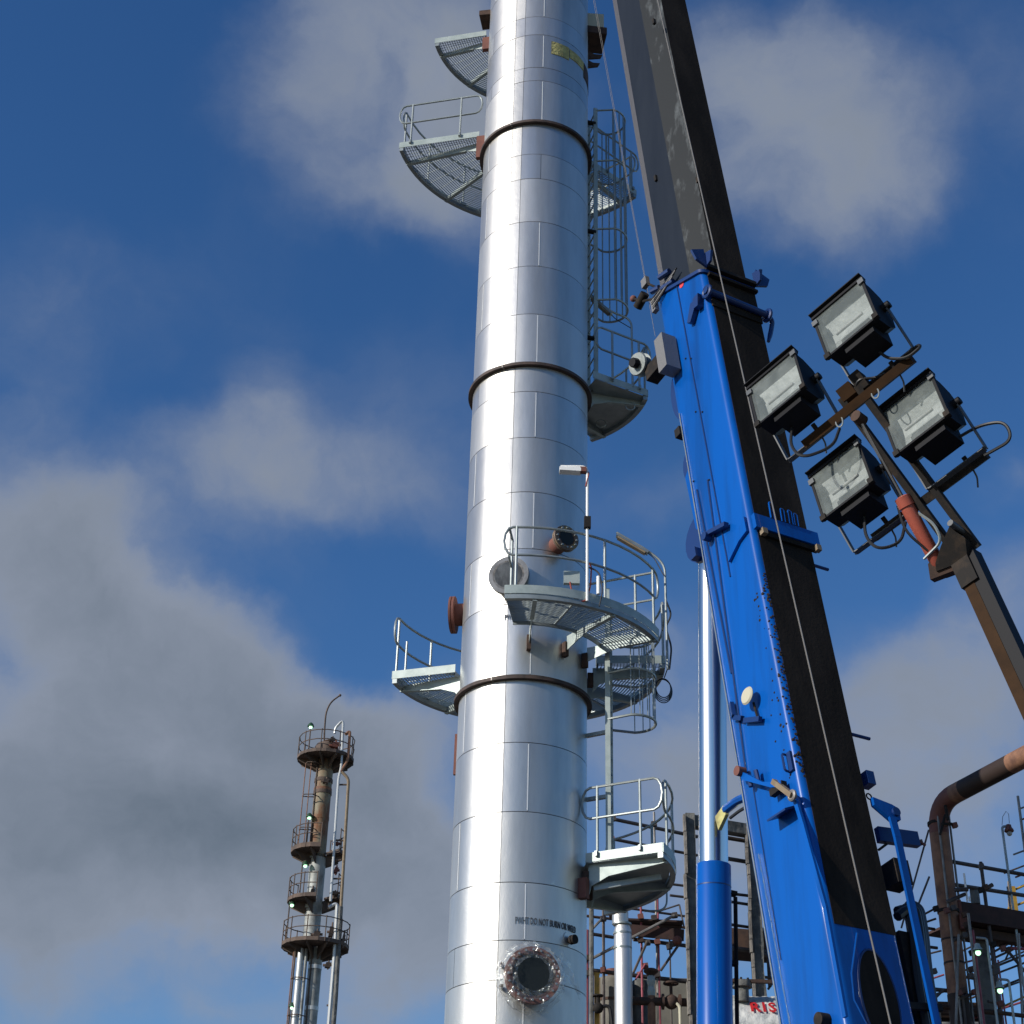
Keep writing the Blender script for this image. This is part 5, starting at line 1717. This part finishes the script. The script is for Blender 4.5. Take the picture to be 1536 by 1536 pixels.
# walkway deck with red steel fascia
wk = thing('walkway', 'dark red steel walkway at the right edge with handrail above', 'walkway', bx(1500, 1400, YR + .6))
f0 = bx(1440, 1366, YR)
f1 = at_z(1552, 1384, f0.z)
part('fascia_beam', MB().beam(f0, f1, .06, .36), 'deck_timber', wk, smooth=False)
nrm = V((-(f1 - f0).y, (f1 - f0).x, 0)).normalized()
if nrm.y < 0:
    nrm = -nrm
L_ = (f1 - f0).length
for k in range(9):
    o_ = f0 + (f1 - f0) * ((k + .5) / 9) + nrm * .62 - V((0, 0, .16))
    part('deck_plank', MB().box(o_, (f1 - f0) / 18 * .96, nrm * .55, (0, 0, .025)), 'deck_timber', wk, smooth=False)
part('under_beam', MB().beam(f0 + nrm * .30 - V((0, 0, .30)), f1 + nrm * .30 - V((0, 0, .30)), .22, .16), 'rust_dark', wk, smooth=False)
part('end_plate', MB().box(f0 + nrm * .2 + V((-.02, 0, .0)), (.03, 0, 0), nrm * .25, (0, 0, .2)), 'oxide_primer', wk, smooth=False)
part('bracket', MB().box(bx(1446, 1384, YR - .1), (.10, 0, 0), (0, .1, 0), (0, 0, .14)), 'oxide_primer', wk, smooth=False)
part('post_stub', vtube(MB(), 1461, 1334, 1356, .09, YR + .3), 'structure_grey', wk)
# grey post
gpst = thing('steel_post', 'thick grey steel post under the walkway beside the lit lamp', 'post', V((bx(1474, 1536, YR + .8).x, YR + .8, 0)))
a = bx(1469, 1420, YR + .8)
part('shaft', MB().box(V((a.x, YR + .8, a.z / 2 + .15)), (.115, 0, 0), (0, .115, 0), (0, 0, a.z / 2 + .1)), 'structure_grey', gpst, smooth=False)
part('base_plate', MB().box(V((a.x, YR + .8, .02)), (.2, 0, 0), (0, .2, 0), (0, 0, .02)), 'structure_grey', gpst, smooth=False)


def yard_lamp(label, fx, ytop, bulb_px, Y, lit, mt='galvanised', foot_px=None, group='well glass lamps on the plant'):
    b = bx(*bulb_px, Y)
    xf = bx(fx, ytop, Y)
    root = thing('plant_lamp', label, 'lamp', V((xf.x, Y, 0)), group)
    k = (b - EYE).dot(FW) / F_PX
    zfoot = 0 if foot_px is None else bx(fx, foot_px, Y).z
    part('pole', MB().tube(arc_fillet([V((xf.x, Y, zfoot)), V((xf.x, Y, xf.z)), V((b.x, Y, xf.z + 1 * k))], 4 * k), 2.0 * k if foot_px is None else 1.0 * k, 8), mt, root)
    hood = MB().lathe(b, (0, 0, 1), [(2.5 * k, 7 * k), (5 * k, 6.6 * k), (8 * k, 4.5 * k), (12 * k, 4 * k), (13 * k, 2 * k)], 16)
    part('hood', hood, 'galvanised_plate' if lit else 'oxide_primer', root)
    part('hood_rim', MB().lathe(b, (0, 0, 1), [(1.2 * k, 6.2 * k), (2.6 * k, 7.3 * k)], 16), 'lamp_hood' if lit else 'oxide_primer', root)
    part('bulb', MB().sphere(b - V((0, 0, 1.2 * k)), 4.2 * k, 12), 'lamp_lit' if lit else 'bulb_glass', root)
    return root


yard_lamp('lit greenish lamp on a hooked pole beside the thick grey post', 1480, 1408, (1467, 1428), YR - .6, True)
yard_lamp('lit greenish lamp low at the right edge, on a hooked pole', 1513, 1470, (1500, 1485), YR - .4, True)
lam = bx(1514, 1252, YR + .5)
pl_ = yard_lamp('unlit lamp with a reddish bracket on a slim pole at the upper right', 1503, 1240, (1514, 1249), YR + .5, False)
part('wire_loop', MB().tube([bx(x, y, YR + .5) for x, y in ((1503, 1238), (1504, 1225), (1509, 1217), (1513, 1221), (1514, 1235))], .006, 5), 'steel_rope', pl_)
# cage ladder at the right edge
rl = thing('steel_ladder', 'pale steel ladder at the right edge above the walkway', 'ladder', bx(1530, 1290, YR + 1))
for dx in (0, 22):
    a, b = bx(1524.5 + dx, 1194, YR + 1), bx(1535 + dx, 1268, YR + 1)
    part('stringer', MB().tube([V((b.x, YR + 1 + dx * .01, b.z - 1.5)), V((a.x + .03, YR + 1 + dx * .01, a.z))], .028, 7), 'scaffold_pale', rl)
for k, (x, y) in enumerate(((1530, 1213), (1531, 1230), (1533, 1252), (1520, 1282), (1523, 1316))):
    part('rung', MB().tube([bx(x, y, YR + 1), bx(x + 24, y - 9, YR + 1)], .018, 6), ['scaffold_pale', 'oxide_primer', 'scaffold_pale'][k % 3], rl)
yr = thing('yellow_handrail', 'yellow handrail at the right edge behind the walkway', 'handrail', bx(1520, 1350, YR + 2))
for (x0, y0, x1, y1) in ((1510, 1340, 1550, 1322), (1512, 1363, 1550, 1348)):
    part('rail', MB().tube([bx(x0, y0, YR + 2), bx(x1, y1, YR + 2)], .024, 7), 'safety_yellow', yr)
part('post', MB().box(bx(1520, 1352, YR + 2), (.06, 0, 0), (0, .06, 0), (0, 0, .3)), 'safety_yellow', yr, smooth=False)
part('post', MB().tube([bx(1513, 1322, YR + 2), bx(1514, 1364, YR + 2)], .025, 7), 'pale_band', yr)
# pipe rack mass low behind the crane's foot
pr = thing('pipe_rack', 'dark pipe rack low at the right behind the big rusty pipe', 'pipe rack', bx(1440, 1536, YR + 1.5))
for k, (x, y0) in enumerate(((1400, 1505), (1446, 1512), (1488, 1518))):
    part('column', vtube(MB(), x, y0, 1536, .14, YR + 1.5, 4, down=True), 'structure_grey', pr, smooth=False)
a, b = bx(1385, 1512, YR + 1.5), bx(1492, 1520, YR + 1.5)
part('rack_beam', MB().beam(a, V((b.x, b.y, a.z)), .2, .22), 'rust_dark', pr, smooth=False)
for k in range(4):
    a, b = bx(1385, 1525 + 9 * k, YR + 1.9 + .5 * k), bx(1500, 1525 + 9 * k, YR + 1.9 + .5 * k)
    part('pipe', MB().tube([a, b], .10, 10), ['brown_pipe', 'old_pipe', 'structure_grey', 'rust_pipe'][k], pr)

# ------------------------------------------------------------------ THE OLD COLUMN FAR BEHIND
YF = 85.0
oa, ob = bx(491, 1110, YF), bx(482, 1420, YF)
OX = oa.x
OY = YF
kf = (oa - EYE).dot(FW) / F_PX


def fz_(y):
    return bx(488, y, YF).z


old = thing('old_column', 'slim rusty old column with four platforms far off at the left', 'column', (OX, OY, 0))


def ocyl(name, y0, y1, r, mt, dx=0, n=20, dy=0):
    return part(name, MB().lathe((OX + dx, OY + dy, fz_(y1) if y1 < 1600 else 0), (0, 0, 1), [(0, r), ((fz_(y0) - (fz_(y1) if y1 < 1600 else 0)), r)], n), mt, old)


ocyl('upper_shell', 1142, 1288, 12.6 * kf, 'old_column')
ocyl('middle_shell', 1288, 1420, 11.6 * kf, 'old_column_grey', dx=.08)
ocyl('lower_shell', 1420, 1700, 9.4 * kf, 'old_column_grey', dx=.42)
part('dome', MB().lathe((OX, OY, fz_(1140)), (0, 0, 1), [(0, 12.6 * kf), (.6, 12.4 * kf), (1.0, 9 * kf), (1.2, 3 * kf)], 20), 'old_column', old)
for (y, r, mt) in ((1172, 13.6, 'old_rust'), (1186, 13.4, 'rust_pipe'), (1190, 13.6, 'old_rust'), (1228, 13, 'old_column'), (1287, 12.6, 'old_column_grey'), (1362, 12.4, 'old_column_grey'), (1452, 11.5, 'old_pipe'), (1514, 11.5, 'old_pipe')):
    part('shell_band', MB().lathe((OX + (.42 if y > 1420 else 0), OY, fz_(y)), (0, 0, 1), [(-.10, (r - (1.6 if y > 1420 else 0)) * kf), (.10, (r - (1.6 if y > 1420 else 0)) * kf)], 20), mt, old)
part('weld_neck', MB().lathe((OX, OY, fz_(1125)), (0, 0, 1), [(-.4, 17 * kf), (.1, 18 * kf), (.3, 15 * kf), (.35, 13 * kf)], 20), 'old_rust', old)
# gooseneck vent
vp = [bx(x, y, YF - .3) for x, y in ((486, 1115), (487, 1090), (489, 1068), (496, 1053), (510, 1043))]
part('gooseneck_vent', MB().tube(arc_fillet(vp, 1.2), 1.3 * kf, 8), 'old_rust', old)
part('vent_tip', MB().sphere(vp[-1], 2.2 * kf, 8), 'old_rust', old)
# silver transfer pipes
for name, px, r, mt in (('silver_pipe', ((502, 1100), (503, 1092), (515, 1079), (512, 1152), (508, 1166), (496, 1352)), 1.9, 'old_pipe'),
                        ('brown_pipe', ((518, 1102), (525, 1096), (522, 1140), (511, 1158)), 2.2, 'rust_pipe'),
                        ('outer_pipe', ((513, 1158), (523, 1168), (512, 1352), (503, 1510)), 2.3, 'pale_band'),
                        ('broad_pipe', ((493, 1361), (506, 1354), (501, 1440), (496, 1500)), 2.6, 'old_pipe'),
                        ('broad_pipe', ((511, 1360), (507, 1430), (503, 1500)), 3.4, 'structure_grey')):
    pts = [bx(x, y, YF - 1.0) for x, y in px]
    if px[-1][1] >= 1500:
        pts.append(V((pts[-1].x, pts[-1].y, 0)))
    part(name, MB().tube(arc_fillet(pts, .3), r * kf, 8), mt, old)
for (x0, y0, x1, y1) in ((508, 1177, 522, 1177), (500, 1260, 516, 1261), (498, 1290, 512, 1290), (497, 1318, 512, 1318), (490, 1508, 498, 1508)):
    part('pipe_stay', MB().tube([bx(x0, y0, YF - .9), bx(x1, y1, YF - .9)], 1.3 * kf, 6), 'old_rust', old)
for (x, y, sx, sz) in ((504, 1306, .22, .28), (505, 1266, .26, .12), (502, 1340, .3, .15), (468, 1340, .2, .4), (475, 1402, .35, .3), (497, 1398, .25, .5), (502, 1415, .25, .4), (492, 1448, .3, .25), (515, 1410, .14, .5), (489, 1172, .3, .22), (503, 1118, .4, .3), (498, 1110, .25, .2)):
    q_ = bx(x, y, YF - .75)
    m_ = ['old_rust', 'oxide_primer', 'old_rust'][(x + y) % 3]
    mb_ = MB().box(q_, (sx * .45, .05, 0), (-.03, .16, 0), (.03, 0, sz * .5))
    mb_.tube([q_ - V((sx * .9, 0, 0)), q_ + V((sx * .9, 0, .02))], .07, 6)
    mb_.tube([q_ + V((0, -.05, -sz * .9)), q_ + V((.04, -.05, sz * 1.0))], .05, 6)
    part('valve_cluster', mb_, m_, old, smooth=False)


def oP(a, r, z):
    return V((OX + r * math.sin(a), OY - r * math.cos(a), z))


def old_platform(name_lbl, y, a0, a1, r1, posts, zoff=0.0, depth=.30, r0=.5, ox=0.0):
    z = fz_(y) + zoff

    def oP(a, r, zz):
        return V((OX + ox + r * math.sin(a), OY - r * math.cos(a), zz))
    root = thing('old_platform', name_lbl, 'platform', oP(R_((a0 + a1) / 2), (r0 + r1) / 2, z), 'platforms of the old column')
    n = max(3, int((a1 - a0) / 20))
    mb = MB()
    vs = []
    for i in range(n + 1):
        a = R_(a0 + (a1 - a0) * i / n)
        vs += [oP(a, r0, z), oP(a, r1, z), oP(a, r1, z + depth), oP(a, r0, z + depth * .6)]
    fs = [(i * 4 + k, (i + 1) * 4 + k, (i + 1) * 4 + (k + 1) % 4, i * 4 + (k + 1) % 4) for i in range(n) for k in range(4)]
    fs += [(0, 1, 2, 3), (n * 4 + 3, n * 4 + 2, n * 4 + 1, n * 4)]
    mb.add(vs, fs)
    part('floor', mb, 'old_rust', root, smooth=False)
    for h in (.65, 1.2):
        part('rail', MB().tube([oP(R_(a0 + (a1 - a0) * i / n), r1 - .03, z + depth * .5 + h) for i in range(n + 1)], .028, 6), 'old_rust', root)
    for i in range(posts):
        a = R_(a0 + (a1 - a0) * i / (posts - 1))
        part('post', MB().tube([oP(a, r1 - .03, z), oP(a, r1 - .03, z + depth * .5 + 1.25)], .032, 6), 'old_rust', root)
    nb = max(2, int((a1 - a0) / 35))
    for i in range(nb):
        a = R_(a0 + (a1 - a0) * (i + .5) / nb)
        part('bracket', MB().prism([oP(a, .4, z), oP(a, r1 * .95, z), oP(a, r1 * .95, z - .12), oP(a, .4, z - .62)], (.06, .04, 0)), 'old_rust', root, smooth=False)
    return root


old_platform('round platform crowning the old column', 1142, -200, 150, 1.60, 10, depth=.18)
old_platform('second platform of the old column on its left, under the rusted shell', 1283, -120, 10, 1.50, 5, depth=.25, ox=.06)
old_platform('right half of the second platform of the old column, behind the pipes', 1284, 60, 160, 1.45, 4, depth=.2, ox=.06)
old_platform('third platform of the old column on its left side', 1357, -130, 5, 1.55, 6, depth=.2, ox=.18)
old_platform('third platform of the old column on the right, behind the pipes', 1352, 60, 150, 1.40, 4, depth=.2, ox=.18)
old_platform('fourth and widest platform of the old column', 1424, -170, 150, 1.80, 11, depth=.20, ox=.34)
# caged ladders of the old column
for (lab, x, yt, yb) in (('rusty caged ladder under the crown of the old column', 467, 1150, 1275), ('rusty caged ladder below the fourth platform of the old column', 449, 1432, 1600)):
    a = bx(x, yt, YF)
    lx = a.x
    z1 = a.z
    z0 = fz_(yb) if yb < 1536 else 3.0
    ol = thing('old_ladder', lab, 'ladder', V((lx, YF, z0)), 'ladders of the old column')
    for dx in (0.38, .70):
        part('stringer', MB().tube([V((lx + dx, YF - .35, z0)), V((lx + dx, YF - .35, z1))], .04, 6), 'old_rust', ol)
    for dx in (-.35, -.05):
        part('cage_bar', MB().tube([V((lx + dx + .1, YF - .5, z0)), V((lx + dx + .1, YF - .5, z1))], .03, 6), 'rust_pipe', ol)
    z = z0 + 1
    while z < z1:
        part('cage_hoop', MB().tube([V((lx + .7, YF - .35, z)), V((lx + .3, YF - .8, z)), V((lx - .15, YF - .75, z)), V((lx - .3, YF - .4, z)), V((lx + .38, YF - .35, z))], .03, 6), 'old_rust', ol)
        z += 1.9
# lighter riser pipes beside the lower shell
for dx, r, mt in ((-.32, .17, 'old_pipe'), (-.04, .09, 'old_column_grey'), (-.62, .05, 'old_rust')):
    part('riser', MB().tube([V((OX + dx, OY - .5, 0)), V((OX + dx, OY - .5, fz_(1428)))], r, 10), mt, old)
yl = ((466, 1091, 462, 1134), (464, 1227, 459, 1275), (458, 1299, 449, 1345), (438, 1358, 429, 1412), (438, 1512, 434, 1560))
names = ('crowning', 'second', 'third', 'fourth')
labs = ('small lamp on a pole at the crown of the old column', 'small lit lamp level with the rusted shell of the old column', 'small lit lamp on a pole above the third platform of the old column',
        'small lit lamp on a pole above the fourth platform of the old column', 'small lit lamp low beside the caged ladder of the old column')
for (x, y, fx, fy), lb_ in zip(yl, labs):
    b = bx(x, y, YF - .5)
    f = bx(fx, fy, YF - .5)
    root = thing('small_lamp', lb_, 'lamp', f, 'small lamps of the old column')
    xt = fx if y not in (1299, 1091) else fx
    part('pole', MB().tube(arc_fillet([f, V((f.x, f.y, b.z + .25)), V((b.x, b.y, b.z + .28))], .12), .04, 6), 'old_rust', root)
    part('hood', MB().lathe(b, (0, 0, 1), [(.05, .20), (.17, .16), (.27, .07)], 10), 'lamp_hood', root)
    part('bulb', MB().sphere(b, .10, 8), 'lamp_lit', root)
